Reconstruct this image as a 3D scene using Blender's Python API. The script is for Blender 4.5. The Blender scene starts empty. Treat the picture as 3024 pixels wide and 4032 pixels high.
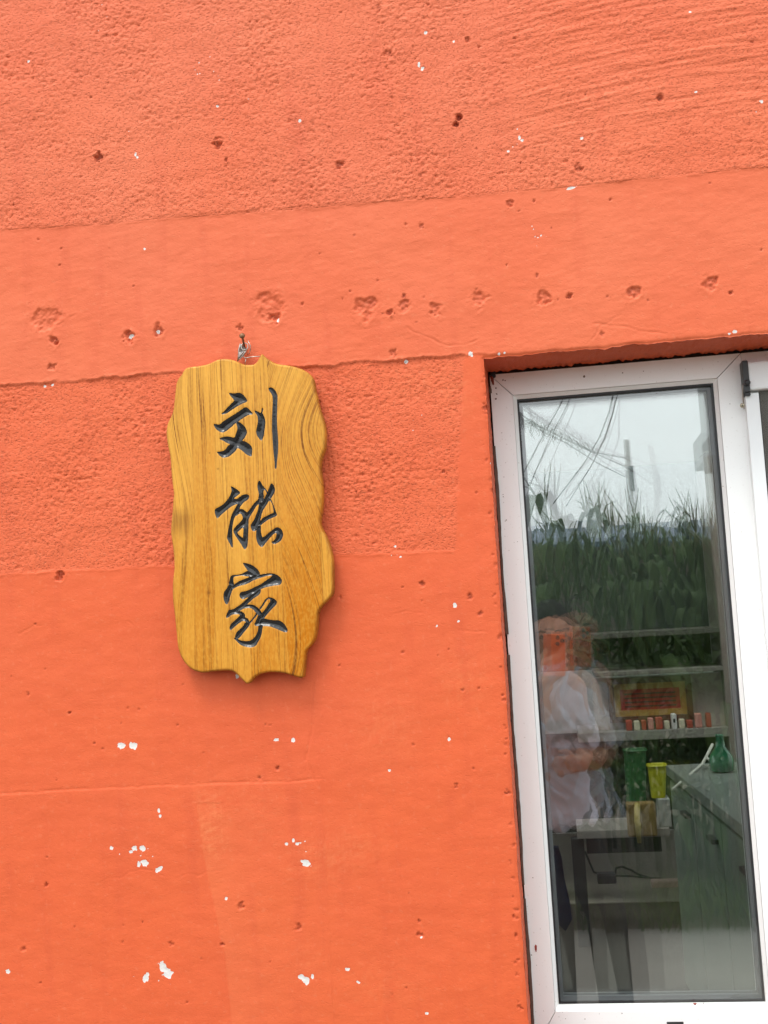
import bpy, bmesh, math, random
import numpy as np
from mathutils import Vector, Matrix

random.seed(7)
R = math.radians
scene = bpy.context.scene
col = scene.collection

# ---------------------------------------------------------------- camera
W, H, F, DCAM, ZCAM = 3024, 4032, 4600.0, 1.965, 1.5
YAW, PITCH, ROLL = R(7.991), R(5.101), R(-3.357)
cy_, sy_, cp_, sp_ = math.cos(YAW), math.sin(YAW), math.cos(PITCH), math.sin(PITCH)
c_f = np.array([-sy_*cp_, cy_*cp_, sp_])
_r = np.array([cy_, sy_, 0.0])
_u = np.cross(_r, c_f)
c_r = math.cos(ROLL)*_r + math.sin(ROLL)*_u
c_u = -math.sin(ROLL)*_r + math.cos(ROLL)*_u
CAM = np.array([0, -DCAM, ZCAM])
cam = bpy.data.cameras.new('camera')
cam.sensor_fit = 'VERTICAL'
cam.sensor_height = 36.0
cam.lens = F/H*36.0
cam.clip_start = 0.02
cam.clip_end = 1000
camo = bpy.data.objects.new('camera', cam)
col.objects.link(camo)
camo.matrix_world = Matrix(((c_r[0], c_u[0], -c_f[0], CAM[0]), (c_r[1], c_u[1], -c_f[1], CAM[1]),
                            (c_r[2], c_u[2], -c_f[2], CAM[2]), (0, 0, 0, 1)))
scene.camera = camo

# ---------------------------------------------------------------- sky, sun, exposure
CLOUD = 10.5                            # horizon brightness of the cloud layer before the background strength
SUN_EL, SUN_AZ = R(64), R(208)          # compass angle from +Y, clockwise; the wall faces -Y
world = bpy.data.worlds.new('World')
scene.world = world
world.use_nodes = True
wn, wl = world.node_tree.nodes, world.node_tree.links
wn.clear()
wo = wn.new('ShaderNodeOutputWorld')
wb = wn.new('ShaderNodeBackground')
sky = wn.new('ShaderNodeTexSky')
sky.sky_type = 'NISHITA'
sky.sun_disc = False
sky.sun_elevation = SUN_EL
sky.sun_rotation = SUN_AZ
sky.air_density = 1.0
sky.dust_density = 4.0
sky.ozone_density = 1.0
hs = wn.new('ShaderNodeHueSaturation')    # a thin even overcast takes most of the blue out of the sky
hs.inputs['Saturation'].default_value = 0.30
wl.new(sky.outputs[0], hs.inputs['Color'])
# overcast: an even cloud layer, three times brighter overhead than at the horizon, over most of the clear sky
wtc = wn.new('ShaderNodeTexCoord'); wsp = wn.new('ShaderNodeSeparateXYZ'); wl.new(wtc.outputs['Generated'], wsp.inputs[0])
wmx = wn.new('ShaderNodeMath'); wmx.operation = 'MAXIMUM'; wmx.inputs[1].default_value = 0.0; wl.new(wsp.outputs[2], wmx.inputs[0])
wma = wn.new('ShaderNodeMath'); wma.operation = 'MULTIPLY_ADD'; wma.inputs[1].default_value = CLOUD*0.5; wma.inputs[2].default_value = CLOUD
wl.new(wmx.outputs[0], wma.inputs[0])
wcl = wn.new('ShaderNodeVectorMath'); wcl.operation = 'SCALE'; wcl.inputs[0].default_value = (0.945, 1.0, 1.025)
wl.new(wma.outputs[0], wcl.inputs['Scale'])
wmix = wn.new('ShaderNodeMix'); wmix.data_type = 'RGBA'; wmix.inputs[0].default_value = 0.75
wl.new(hs.outputs[0], wmix.inputs[6]); wl.new(wcl.outputs[0], wmix.inputs[7])
wl.new(wmix.outputs[2], wb.inputs[0])
wb.inputs[1].default_value = 0.13
wl.new(wb.outputs[0], wo.inputs[0])
sl = bpy.data.lights.new('sun', 'SUN')
sl.energy = 1.3
sl.angle = R(16)
sl.color = (1.0, 0.95, 0.88)
so = bpy.data.objects.new('sun', sl)
col.objects.link(so)
sd = Vector((math.sin(SUN_AZ)*math.cos(SUN_EL), math.cos(SUN_AZ)*math.cos(SUN_EL), math.sin(SUN_EL)))
so.rotation_euler = sd.to_track_quat('Z', 'Y').to_euler()
so.location = (-3, -8, 12)
scene.view_settings.view_transform = 'Standard'
scene.view_settings.look = 'None'
scene.view_settings.gamma = 1
scene.view_settings.use_curve_mapping = False
scene.view_settings.exposure = 0.60
scene.render.engine = 'CYCLES'
scene.cycles.use_denoising = True
scene.cycles.max_bounces = 12
scene.cycles.transparent_max_bounces = 48
scene.cycles.caustics_reflective = False
scene.cycles.caustics_refractive = False

# ---------------------------------------------------------------- helpers
VS = W/1659.0


def ray(px, py):
    v = c_r*(px-W/2)/F - c_u*(py-H/2)/F + c_f
    return v/np.linalg.norm(v)


def P(px, py, y=0.0):
    """point of the vertical plane Y=y that the photograph's pixel looks at"""
    v = ray(px, py)
    return CAM + v*((y-CAM[1])/v[1])


def V(vx, vy, y=0.0):
    return P(vx*VS, vy*VS, y)


YG = 0.135                                # front face of the glass
PANE_N = ray(2188, 2440)                  # the pane leans a little; its normal points back at the photographer


def RF(px, py, y):
    """point at depth y outside, seen mirrored in the outer pane"""
    v = ray(px, py)
    c = P(2500, 2700, YG)
    h = CAM + v*(np.dot(c-CAM, PANE_N)/np.dot(v, PANE_N))
    w = v - 2*np.dot(v, PANE_N)*PANE_N
    return h + w*((y-h[1])/w[1])


def RV(vx, vy, y):
    return RF(vx*VS, vy*VS, y)


def tag(o, label=None, cat=None, group=None, kind=None):
    if label: o['label'] = label
    if cat: o['category'] = cat
    if group: o['group'] = group
    if kind: o['kind'] = kind
    return o


def empty(name, loc=(0, 0, 0), parent=None, **k):
    o = bpy.data.objects.new(name, None)
    o.empty_display_size = 0.1
    col.objects.link(o)
    o.location = loc
    if parent: o.parent = parent
    return tag(o, **k)


def np_mesh(name, v, f, mat=None, parent=None, smooth=False, origin=None):
    me = bpy.data.meshes.new(name)
    v = np.asarray(v, float)
    if origin is not None:
        v = v - np.asarray(origin, float)
    if isinstance(f, np.ndarray):
        n, k = f.shape
        me.vertices.add(len(v)); me.vertices.foreach_set('co', v.astype(np.float32).ravel())
        me.loops.add(n*k); me.loops.foreach_set('vertex_index', f.astype(np.int32).ravel())
        me.polygons.add(n); me.polygons.foreach_set('loop_start', np.arange(0, n*k, k, dtype=np.int32))
        me.update(calc_edges=True)
    else:
        me.from_pydata([tuple(map(float, p)) for p in v], [], [tuple(map(int, q)) for q in f])
        me.update()
    if smooth:
        me.polygons.foreach_set('use_smooth', np.ones(len(me.polygons), bool))
    if mat: me.materials.append(mat)
    o = bpy.data.objects.new(name, me)
    col.objects.link(o)
    if origin is not None: o.location = origin
    if parent: o.parent = parent
    return o


class MB:
    def __init__(s): s.v = []; s.f = []

    def add(s, v, f):
        n = len(s.v)
        s.v += [tuple(map(float, p)) for p in v]
        s.f += [tuple(i+n for i in q) for q in f]
        return s

    def box(s, x0, x1, y0, y1, z0, z1):
        return s.add([(x0, y0, z0), (x1, y0, z0), (x1, y1, z0), (x0, y1, z0), (x0, y0, z1), (x1, y0, z1), (x1, y1, z1), (x0, y1, z1)],
                     [(0, 3, 2, 1), (4, 5, 6, 7), (0, 1, 5, 4), (1, 2, 6, 5), (2, 3, 7, 6), (3, 0, 4, 7)])

    def tube(s, pts, rad, n=8, cap=True):
        pts = [Vector(p) for p in pts]
        rr = rad if hasattr(rad, '__len__') else [rad]*len(pts)
        up = None
        rings = []
        for i, p in enumerate(pts):
            t = (pts[min(i+1, len(pts)-1)]-pts[max(i-1, 0)])
            t = t.normalized() if t.length > 1e-9 else Vector((0, 0, 1))
            if up is None:
                up = t.orthogonal().normalized()
            up = (up - t*up.dot(t))
            up = up.normalized() if up.length > 1e-6 else t.orthogonal().normalized()
            b = t.cross(up)
            rings.append([p + (up*math.cos(a)+b*math.sin(a))*rr[i] for a in (2*math.pi*k/n for k in range(n))])
        v = [q for r_ in rings for q in r_]
        f = []
        for i in range(len(pts)-1):
            for k in range(n):
                f.append((i*n+k, i*n+(k+1) % n, (i+1)*n+(k+1) % n, (i+1)*n+k))
        if cap:
            f.append(tuple(reversed(range(n))))
            f.append(tuple((len(pts)-1)*n+k for k in range(n)))
        return s.add(v, f)

    def lathe(s, prof, c, ax=(0, 0, 1), n=20):
        ax = Vector(ax).normalized(); a = ax.orthogonal().normalized(); b = ax.cross(a); c = Vector(c)
        v = []; f = []
        for (r_, h_) in prof:
            for k in range(n):
                t = 2*math.pi*k/n
                v.append(c+ax*h_+(a*math.cos(t)+b*math.sin(t))*r_)
        for i in range(len(prof)-1):
            for k in range(n):
                f.append((i*n+k, i*n+(k+1) % n, (i+1)*n+(k+1) % n, (i+1)*n+k))
        f.append(tuple(reversed(range(n)))); f.append(tuple((len(prof)-1)*n+k for k in range(n)))
        return s.add(v, f)

    def capsule(s, a, b, ra, rb, n=12):
        a, b = Vector(a), Vector(b)
        d = (b-a); L = d.length; d = d.normalized() if L > 1e-9 else Vector((0, 0, 1))
        pts = []; rr = []
        for t in (-.98, -.8, -.45, 0):
            pts.append(a+d*ra*t); rr.append(ra*math.sqrt(max(1-t*t, 0.0001)))
        if L > 1e-4:
            for t in (0, .45, .8, .98):
                pts.append(b+d*rb*t); rr.append(rb*math.sqrt(max(1-t*t, 0.0001)))
        else:
            for t in (.45, .8, .98):
                pts.append(b+d*rb*t); rr.append(rb*math.sqrt(max(1-t*t, 0.0001)))
        return s.tube(pts, rr, n)

    def chain(s, pts, rr, n=12):
        for i in range(len(pts)-1): s.capsule(pts[i], pts[i+1], rr[i], rr[i+1], n)
        return s

    def ell(s, c, rx, ry, rz, n=16, m=10):
        v = []; f = []
        for i in range(1, m):
            t = math.pi*i/m
            for k in range(n):
                a = 2*math.pi*k/n
                v.append((c[0]+rx*math.sin(t)*math.cos(a), c[1]+ry*math.sin(t)*math.sin(a), c[2]+rz*math.cos(t)))
        for i in range(m-2):
            for k in range(n):
                f.append((i*n+k, (i+1)*n+k, (i+1)*n+(k+1) % n, i*n+(k+1) % n))
        f.append(tuple(range(n))); f.append(tuple(reversed([(m-2)*n+k for k in range(n)])))
        return s.add(v, f)

    def build(s, name, mat=None, parent=None, smooth=False, bevel=0, origin=None, seg=2):
        o = np_mesh(name, s.v, s.f, mat, parent, smooth, origin)
        if bevel:
            m = o.modifiers.new('bevel', 'BEVEL'); m.width = bevel; m.segments = seg; m.limit_method = 'ANGLE'
            m.angle_limit = R(35)
        return o


def fuse(name, mb, voxel, mat, parent, smooth_it=6):
    """union of closed blobs into one continuous skin"""
    o = mb.build(name, mat)
    m = o.modifiers.new('r', 'REMESH'); m.mode = 'VOXEL'; m.voxel_size = voxel; m.use_smooth_shade = True
    if smooth_it:
        q = o.modifiers.new('s', 'SMOOTH'); q.iterations = smooth_it; q.factor = 0.5
    dg = bpy.context.evaluated_depsgraph_get()
    me = bpy.data.meshes.new_from_object(o.evaluated_get(dg))
    o.modifiers.clear()
    o.data = me
    if not me.materials: me.materials.append(mat)
    o.parent = parent
    return o


# gradient noise on arrays
def _hash(ix, iy, s):
    h = (ix.astype(np.int64)*374761393 + iy.astype(np.int64)*668265263 + s*974634777) & 0xffffffff
    h = ((h ^ (h >> 13))*1274126177) & 0xffffffff
    return ((h ^ (h >> 16)) & 0xffff)/65536.0*2*np.pi


def perlin(x, y, s=0):
    ix, iy = np.floor(x), np.floor(y)
    fx, fy = x-ix, y-iy
    u, v = fx*fx*fx*(fx*(fx*6-15)+10), fy*fy*fy*(fy*(fy*6-15)+10)

    def g(a, b):
        t = _hash(ix+a, iy+b, s)
        return np.cos(t)*(fx-a)+np.sin(t)*(fy-b)
    n0 = g(0, 0)*(1-u)+g(1, 0)*u
    n1 = g(0, 1)*(1-u)+g(1, 1)*u
    return (n0*(1-v)+n1*v)*1.5


def sstep(a, b, x):
    t = np.clip((x-a)/(b-a), 0, 1)
    return t*t*(3-2*t)


# ---------------------------------------------------------------- materials
def new_mat(name):
    m = bpy.data.materials.new(name); m.use_nodes = True
    return m, m.node_tree.nodes, m.node_tree.links, m.node_tree.nodes['Principled BSDF']


def simple(name, c, rough=0.6, metal=0, spec=0.5, var=0.12, scale=30.0, bump=0.0, c2=None, coat=0):
    m, n, l, b = new_mat(name)
    tc = n.new('ShaderNodeTexCoord'); nz = n.new('ShaderNodeTexNoise')
    nz.inputs['Scale'].default_value = scale; nz.inputs['Detail'].default_value = 5
    l.new(tc.outputs['Object'], nz.inputs['Vector'])
    mx = n.new('ShaderNodeMix'); mx.data_type = 'RGBA'
    a = [max(x*(1-var), 0) for x in c]; d = c2 or [min(x*(1+var), 1) for x in c]
    mx.inputs[6].default_value = (*a, 1); mx.inputs[7].default_value = (*d, 1)
    l.new(nz.outputs['Fac'], mx.inputs[0]); l.new(mx.outputs[2], b.inputs['Base Color'])
    b.inputs['Roughness'].default_value = rough; b.inputs['Metallic'].default_value = metal
    b.inputs['Specular IOR Level'].default_value = spec
    if coat: b.inputs['Coat Weight'].default_value = coat
    if bump:
        bp = n.new('ShaderNodeBump'); bp.inputs['Strength'].default_value = bump; bp.inputs['Distance'].default_value = 0.002
        l.new(nz.outputs['Fac'], bp.inputs['Height']); l.new(bp.outputs[0], b.inputs['Normal'])
    return m


def ramp(n, pts):
    r_ = n.new('ShaderNodeValToRGB'); e = r_.color_ramp.elements
    while len(e) < len(pts): e.new(0.5)
    for q, (p, c) in zip(e, pts):
        q.position = p; q.color = (*c, 1) if len(c) == 3 else c
    return r_


def attr(n, name):
    a = n.new('ShaderNodeAttribute'); a.attribute_name = name
    return a.outputs['Fac']


def mix(n, l, fac, a, b):
    m = n.new('ShaderNodeMix'); m.data_type = 'RGBA'
    for i, x in ((0, fac), (6, a), (7, b)):
        if hasattr(x, 'is_output'): l.new(x, m.inputs[i])
        elif i == 0: m.inputs[0].default_value = x
        else: m.inputs[i].default_value = (*x, 1)
    return m.outputs[2]


def wall_material():
    m, n, l, b = new_mat('orange_plaster')
    tc = n.new('ShaderNodeTexCoord')

    def noise(sc, det=4, mp=None):
        z = n.new('ShaderNodeTexNoise'); z.inputs['Scale'].default_value = sc; z.inputs['Detail'].default_value = det
        v = tc.outputs['Object']
        if mp:
            q = n.new('ShaderNodeMapping'); q.inputs['Scale'].default_value = mp; l.new(v, q.inputs[0]); v = q.outputs[0]
        l.new(v, z.inputs['Vector'])
        return z.outputs['Fac']
    base = mix(n, l, noise(5, 3), (0.6438, 0.1009, 0.0270), (0.6525, 0.1148, 0.0357))
    rp = ramp(n, [(0.42, (0, 0, 0)), (0.75, (1, 1, 1))]); l.new(noise(38, 6), rp.inputs[0])
    g = n.new('ShaderNodeMath'); g.operation = 'MULTIPLY'; g.inputs[1].default_value = 0.35
    l.new(rp.outputs[0], g.inputs[0])
    c = mix(n, l, g.outputs[0], base, (0.5916, 0.0835, 0.0252))
    # smooth bands: faint brush strokes
    st = ramp(n, [(0.5, (0, 0, 0)), (0.8, (1, 1, 1))]); l.new(noise(16, 5, (1, 1, 6)), st.inputs[0])
    g2 = n.new('ShaderNodeMath'); g2.operation = 'MULTIPLY'; g2.inputs[1].default_value = 0.25; l.new(st.outputs[0], g2.inputs[0])
    c = mix(n, l, g2.outputs[0], c, (0.6786, 0.1348, 0.0478))
    c = mix(n, l, attr(n, 'pale'), c, (0.6699, 0.1549, 0.0670))
    c = mix(n, l, attr(n, 'scuff'), c, (0.7482, 0.2349, 0.0870))
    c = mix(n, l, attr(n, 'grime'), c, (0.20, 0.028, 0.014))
    # weathering: broad fading, runs and a little dust
    fd = ramp(n, [(0.40, (0, 0, 0)), (0.66, (1, 1, 1))]); l.new(noise(3.2, 5), fd.inputs[0])
    g3 = n.new('ShaderNodeMath'); g3.operation = 'MULTIPLY'; g3.inputs[1].default_value = 0.32; l.new(fd.outputs[0], g3.inputs[0])
    c = mix(n, l, g3.outputs[0], c, (0.6090, 0.1001, 0.0391))
    rn = ramp(n, [(0.54, (0, 0, 0)), (0.72, (1, 1, 1))]); l.new(noise(9, 4, (3.0, 1, 0.35)), rn.inputs[0])
    g4 = n.new('ShaderNodeMath'); g4.operation = 'MULTIPLY'; g4.inputs[1].default_value = 0.30; l.new(rn.outputs[0], g4.inputs[0])
    c = mix(n, l, g4.outputs[0], c, (0.5220, 0.0740, 0.0261))
    du = ramp(n, [(0.58, (0, 0, 0)), (0.70, (1, 1, 1))]); l.new(noise(120, 6), du.inputs[0])
    g5 = n.new('ShaderNodeMath'); g5.operation = 'MULTIPLY'; g5.inputs[1].default_value = 0.22; l.new(du.outputs[0], g5.inputs[0])
    c = mix(n, l, g5.outputs[0], c, (0.6960, 0.2088, 0.1001))
    # chips of missing paint
    cr = ramp(n, [(0.0, (0, 0, 0)), (0.04, (1, 1, 1))])
    ad = n.new('ShaderNodeMath'); ad.operation = 'MULTIPLY_ADD'; ad.inputs[1].default_value = 0.35
    l.new(noise(420, 2), ad.inputs[0])
    sub = n.new('ShaderNodeMath'); sub.operation = 'SUBTRACT'; sub.inputs[1].default_value = 0.175
    l.new(attr(n, 'chip'), ad.inputs[2]); l.new(ad.outputs[0], sub.inputs[0]); l.new(sub.outputs[0], cr.inputs[0])
    c = mix(n, l, cr.outputs[0], c, (0.6438, 0.6177, 0.5916))
    l.new(c, b.inputs['Base Color'])
    b.inputs['Roughness'].default_value = 0.62
    b.inputs['Specular IOR Level'].default_value = 0.35
    bp = n.new('ShaderNodeBump'); bp.inputs['Strength'].default_value = 1.0; bp.inputs['Distance'].default_value = 0.0014
    ha = n.new('ShaderNodeMath'); ha.operation = 'MULTIPLY'
    k = n.new('ShaderNodeMath'); k.operation = 'MULTIPLY_ADD'; k.inputs[1].default_value = 0.82; k.inputs[2].default_value = 0.18
    l.new(attr(n, 'rough'), k.inputs[0]); l.new(k.outputs[0], ha.inputs[0]); pr = ramp(n, [(0.28, (0, 0, 0)), (0.43, (.80, .80, .80)), (0.75, (1, 1, 1))]); l.new(noise(1, 3, (270, 270, 400)), pr.inputs[0]); l.new(pr.outputs[0], ha.inputs[1])
    l.new(ha.outputs[0], bp.inputs['Height']); l.new(bp.outputs[0], b.inputs['Normal'])
    return m


def wood_material():
    m, n, l, b = new_mat('varnished_wood')
    tc = n.new('ShaderNodeTexCoord')
    gr, strip = attr(n, 'grain'), attr(n, 'strip')

    def n1(scale, det, off):
        z = n.new('ShaderNodeTexNoise'); z.noise_dimensions = '2D'
        z.inputs['Scale'].default_value = 1.0; z.inputs['Detail'].default_value = det
        a = n.new('ShaderNodeMath'); a.operation = 'MULTIPLY'; a.inputs[1].default_value = scale; l.new(gr, a.inputs[0])
        sp = n.new('ShaderNodeSeparateXYZ'); l.new(tc.outputs['Object'], sp.inputs[0])
        q = n.new('ShaderNodeMath'); q.operation = 'MULTIPLY'; q.inputs[1].default_value = 1.6; l.new(sp.outputs[2], q.inputs[0])
        q2 = n.new('ShaderNodeMath'); q2.operation = 'ADD'; q2.inputs[1].default_value = off; l.new(q.outputs[0], q2.inputs[0])
        cb = n.new('ShaderNodeCombineXYZ'); l.new(a.outputs[0], cb.inputs[0]); l.new(q2.outputs[0], cb.inputs[1])
        l.new(cb.outputs[0], z.inputs['Vector'])
        return z.outputs['Fac']

    def fibre(sx, sz, det=3):
        z = n.new('ShaderNodeTexNoise'); z.inputs['Scale'].default_value = 1; z.inputs['Detail'].default_value = det
        q = n.new('ShaderNodeMapping'); q.inputs['Scale'].default_value = (sx, sx, sz)
        l.new(tc.outputs['Object'], q.inputs[0]); l.new(q.outputs[0], z.inputs['Vector'])
        return z.outputs['Fac']
    c = mix(n, l, strip, (0.675, 0.328, 0.050), (0.475, 0.152, 0.0060))
    wide = ramp(n, [(0.42, (0, 0, 0)), (0.7, (1, 1, 1))]); l.new(n1(85, 2, 3.0), wide.inputs[0])

    def sc(x, k):
        a = n.new('ShaderNodeMath'); a.operation = 'MULTIPLY'; a.inputs[1].default_value = k; l.new(x, a.inputs[0]); return a.outputs[0]
    c = mix(n, l, sc(wide.outputs[0], 0.32), c, (0.3480, 0.1175, 0.0087))
    th = ramp(n, [(0.462, (0, 0, 0)), (0.494, (1, 1, 1)), (0.506, (1, 1, 1)), (0.538, (0, 0, 0))]); l.new(n1(150, 1.5, 11.0), th.inputs[0])
    md = ramp(n, [(0.44, (.04, .04, .04)), (0.62, (1, 1, 1))]); l.new(n1(47, 2, 21.0), md.inputs[0])
    tm = n.new('ShaderNodeMath'); tm.operation = 'MULTIPLY'; l.new(th.outputs[0], tm.inputs[0]); l.new(md.outputs[0], tm.inputs[1])
    c = mix(n, l, sc(tm.outputs[0], 0.95), c, (0.15, 0.042, 0.006))
    t2 = ramp(n, [(0.470, (0, 0, 0)), (0.496, (1, 1, 1)), (0.504, (1, 1, 1)), (0.530, (0, 0, 0))]); l.new(n1(88, 2.5, 37.0), t2.inputs[0])
    c = mix(n, l, sc(t2.outputs[0], 0.42), c, (0.20, 0.060, 0.008))
    fb = ramp(n, [(0.52, (0, 0, 0)), (0.72, (1, 1, 1))]); l.new(fibre(1500, 45), fb.inputs[0])
    c = mix(n, l, sc(fb.outputs[0], 0.35), c, (0.26, 0.085, 0.008))
    fl = ramp(n, [(0.42, (0, 0, 0)), (0.68, (1, 1, 1))]); l.new(fibre(330, 150, 4), fl.inputs[0])
    c = mix(n, l, sc(fl.outputs[0], 0.30), c, (0.6960, 0.3828, 0.0609))
    c = mix(n, l, attr(n, 'stain_shade'), c, (0.19, 0.068, 0.012))
    l.new(c, b.inputs['Base Color'])
    b.inputs['Roughness'].default_value = 0.42
    b.inputs['Specular IOR Level'].default_value = 0.12
    b.inputs['Coat Weight'].default_value = 0.11
    b.inputs['Coat Roughness'].default_value = 0.12
    bp = n.new('ShaderNodeBump'); bp.inputs['Strength'].default_value = 0.25; bp.inputs['Distance'].default_value = 0.0006
    l.new(fibre(900, 40), bp.inputs['Height']); l.new(bp.outputs[0], b.inputs['Normal'])
    return m


def upvc_material():
    m, n, l, b = new_mat('white_upvc')
    tc = n.new('ShaderNodeTexCoord')
    z = n.new('ShaderNodeTexNoise'); z.inputs['Scale'].default_value = 14; z.inputs['Detail'].default_value = 6
    l.new(tc.outputs['Object'], z.inputs['Vector'])
    c = mix(n, l, z.outputs['Fac'], (0.86, 0.86, 0.845), (0.89, 0.89, 0.885))
    z2 = n.new('ShaderNodeTexNoise'); z2.inputs['Scale'].default_value = 260; z2.inputs['Detail'].default_value = 4
    l.new(tc.outputs['Object'], z2.inputs['Vector'])
    rp = ramp(n, [(0.66, (0, 0, 0)), (0.74, (1, 1, 1))]); l.new(z2.outputs['Fac'], rp.inputs[0])
    a = n.new('ShaderNodeMath'); a.operation = 'MULTIPLY'; a.inputs[1].default_value = 0.45; l.new(rp.outputs[0], a.inputs[0])
    c = mix(n, l, a.outputs[0], c, (0.46, 0.41, 0.36))
    l.new(c, b.inputs['Base Color'])
    b.inputs['Roughness'].default_value = 0.35
    return m


def glass_material():
    m, n, l, b = new_mat('window_glass')
    n.remove(b)
    out = n['Material Output']
    geo = n.new('ShaderNodeNewGeometry')
    dt = n.new('ShaderNodeVectorMath'); dt.operation = 'DOT_PRODUCT'
    l.new(geo.outputs['Normal'], dt.inputs[0]); l.new(geo.outputs['Incoming'], dt.inputs[1])
    ab = n.new('ShaderNodeMath'); ab.operation = 'ABSOLUTE'; l.new(dt.outputs['Value'], ab.inputs[0])
    iv = n.new('ShaderNodeMath'); iv.operation = 'SUBTRACT'; iv.inputs[0].default_value = 1; l.new(ab.outputs[0], iv.inputs[1])
    pw = n.new('ShaderNodeMath'); pw.operation = 'POWER'; pw.inputs[1].default_value = 5; l.new(iv.outputs[0], pw.inputs[0])
    ma = n.new('ShaderNodeMath'); ma.operation = 'MULTIPLY_ADD'; ma.inputs[1].default_value = 0.89; ma.inputs[2].default_value = 0.108
    l.new(pw.outputs[0], ma.inputs[0])
    tr = n.new('ShaderNodeBsdfTransparent'); tr.inputs[0].default_value = (0.975, 0.988, 0.982, 1)
    gl = n.new('ShaderNodeBsdfGlossy'); gl.inputs['Roughness'].default_value = 0.0; gl.inputs[0].default_value = (1, 1, 1, 1)
    mx = n.new('ShaderNodeMixShader'); l.new(ma.outputs[0], mx.inputs[0]); l.new(tr.outputs[0], mx.inputs[1]); l.new(gl.outputs[0], mx.inputs[2])
    # a little dust on the outside
    l.new(mx.outputs[0], out.inputs['Surface'])
    return m


def screen_material():
    m, n, l, b = new_mat('insect_mesh')
    out = n['Material Output']
    tc = n.new('ShaderNodeTexCoord'); sp = n.new('ShaderNodeSeparateXYZ'); l.new(tc.outputs['Object'], sp.inputs[0])
    mxs = []
    for k in (0, 2):
        a = n.new('ShaderNodeMath'); a.operation = 'MULTIPLY'; a.inputs[1].default_value = 1/0.0013; l.new(sp.outputs[k], a.inputs[0])
        fr = n.new('ShaderNodeMath'); fr.operation = 'FRACT'; l.new(a.outputs[0], fr.inputs[0])
        lt = n.new('ShaderNodeMath'); lt.operation = 'LESS_THAN'; lt.inputs[1].default_value = 0.30; l.new(fr.outputs[0], lt.inputs[0])
        mxs.append(lt.outputs[0])
    mm = n.new('ShaderNodeMath'); mm.operation = 'MAXIMUM'; l.new(mxs[0], mm.inputs[0]); l.new(mxs[1], mm.inputs[1])
    tr = n.new('ShaderNodeBsdfTransparent'); mx = n.new('ShaderNodeMixShader')
    b.inputs['Base Color'].default_value = (0.10, 0.09, 0.08, 1); b.inputs['Roughness'].default_value = 0.7
    l.new(mm.outputs[0], mx.inputs[0]); l.new(tr.outputs[0], mx.inputs[1]); l.new(b.outputs[0], mx.inputs[2])
    l.new(mx.outputs[0], out.inputs['Surface'])
    return m


M_wall = wall_material()
M_wood = wood_material()
M_upvc = upvc_material()
M_glass = glass_material()
M_screen = screen_material()
M_white = simple('white_aluminium', (0.80, 0.815, 0.82), 0.4, var=0.03)
M_bead = simple('bead_plastic', (0.74, 0.70, 0.64), 0.4, var=0.05)
M_gasket = simple('black_rubber', (0.018, 0.018, 0.02), 0.5)
M_black = simple('black_plastic', (0.03, 0.031, 0.033), 0.45, var=0.3, scale=120)
M_spacer = simple('spacer_aluminium', (0.20, 0.21, 0.22), 0.5, metal=0.2, var=0.1)
M_foam = simple('old_foam', (0.17, 0.125, 0.095), 0.9, var=0.5, scale=60, bump=0.6)
M_lac = simple('black_lacquer', (0.009, 0.009, 0.010), 0.27, spec=0.5, var=0.3, scale=160, bump=0.12)
M_rust = simple('rusty_iron', (0.11, 0.045, 0.02), 0.5, metal=0.5, var=0.6, scale=400, c2=(0.32, 0.16, 0.07))
M_wire = simple('steel_wire', (0.42, 0.38, 0.34), 0.35, metal=0.8, var=0.4, scale=300)
M_tape = simple('clear_tape', (0.36, 0.33, 0.31), 0.25, var=0.35, scale=200)
M_red = simple('red_paint_drip', (0.28, 0.05, 0.035), 0.5)
M_screw = simple('zinc_screw', (0.42, 0.37, 0.27), 0.4, metal=0.7, var=0.4, scale=500)

# ================================================================ THE HOUSE
house = empty('house', (0, 0, 0), label='orange red plastered house with a white framed window', cat='house')
XL, XR, ZT, ZB = -0.0895, 1.25, 1.9275, 0.735     # window opening


def polyz(pts):
    q = np.array([V(*p) for p in pts]); o = np.argsort(q[:, 0]); q = q[o]
    return lambda x: np.interp(x, q[:, 0], q[:, 2])


def polyx(pts):
    q = np.array([V(*p) for p in pts]); o = np.argsort(q[:, 2]); q = q[o]
    return lambda z: np.interp(z, q[:, 2], q[:, 0])


zA = polyz([(0, 497), (110, 490), (210, 486), (400, 468), (560, 459), (640, 451), (880, 432), (1000, 425), (1240, 402), (1500, 375), (1659, 361)])
zB = polyz([(0, 833), (60, 831), (120, 824), (250, 816), (370, 806), (690, 791), (760, 783), (880, 776), (1000, 766), (1052, 768), (1659, 724)])
zC = polyz([(0, 1240), (130, 1232), (370, 1222), (720, 1200), (850, 1193), (982, 1188), (1060, 1184)])
zD = polyz([(0, 1715), (170, 1705), (350, 1696), (500, 1691), (640, 1688), (700, 1680)])


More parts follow.
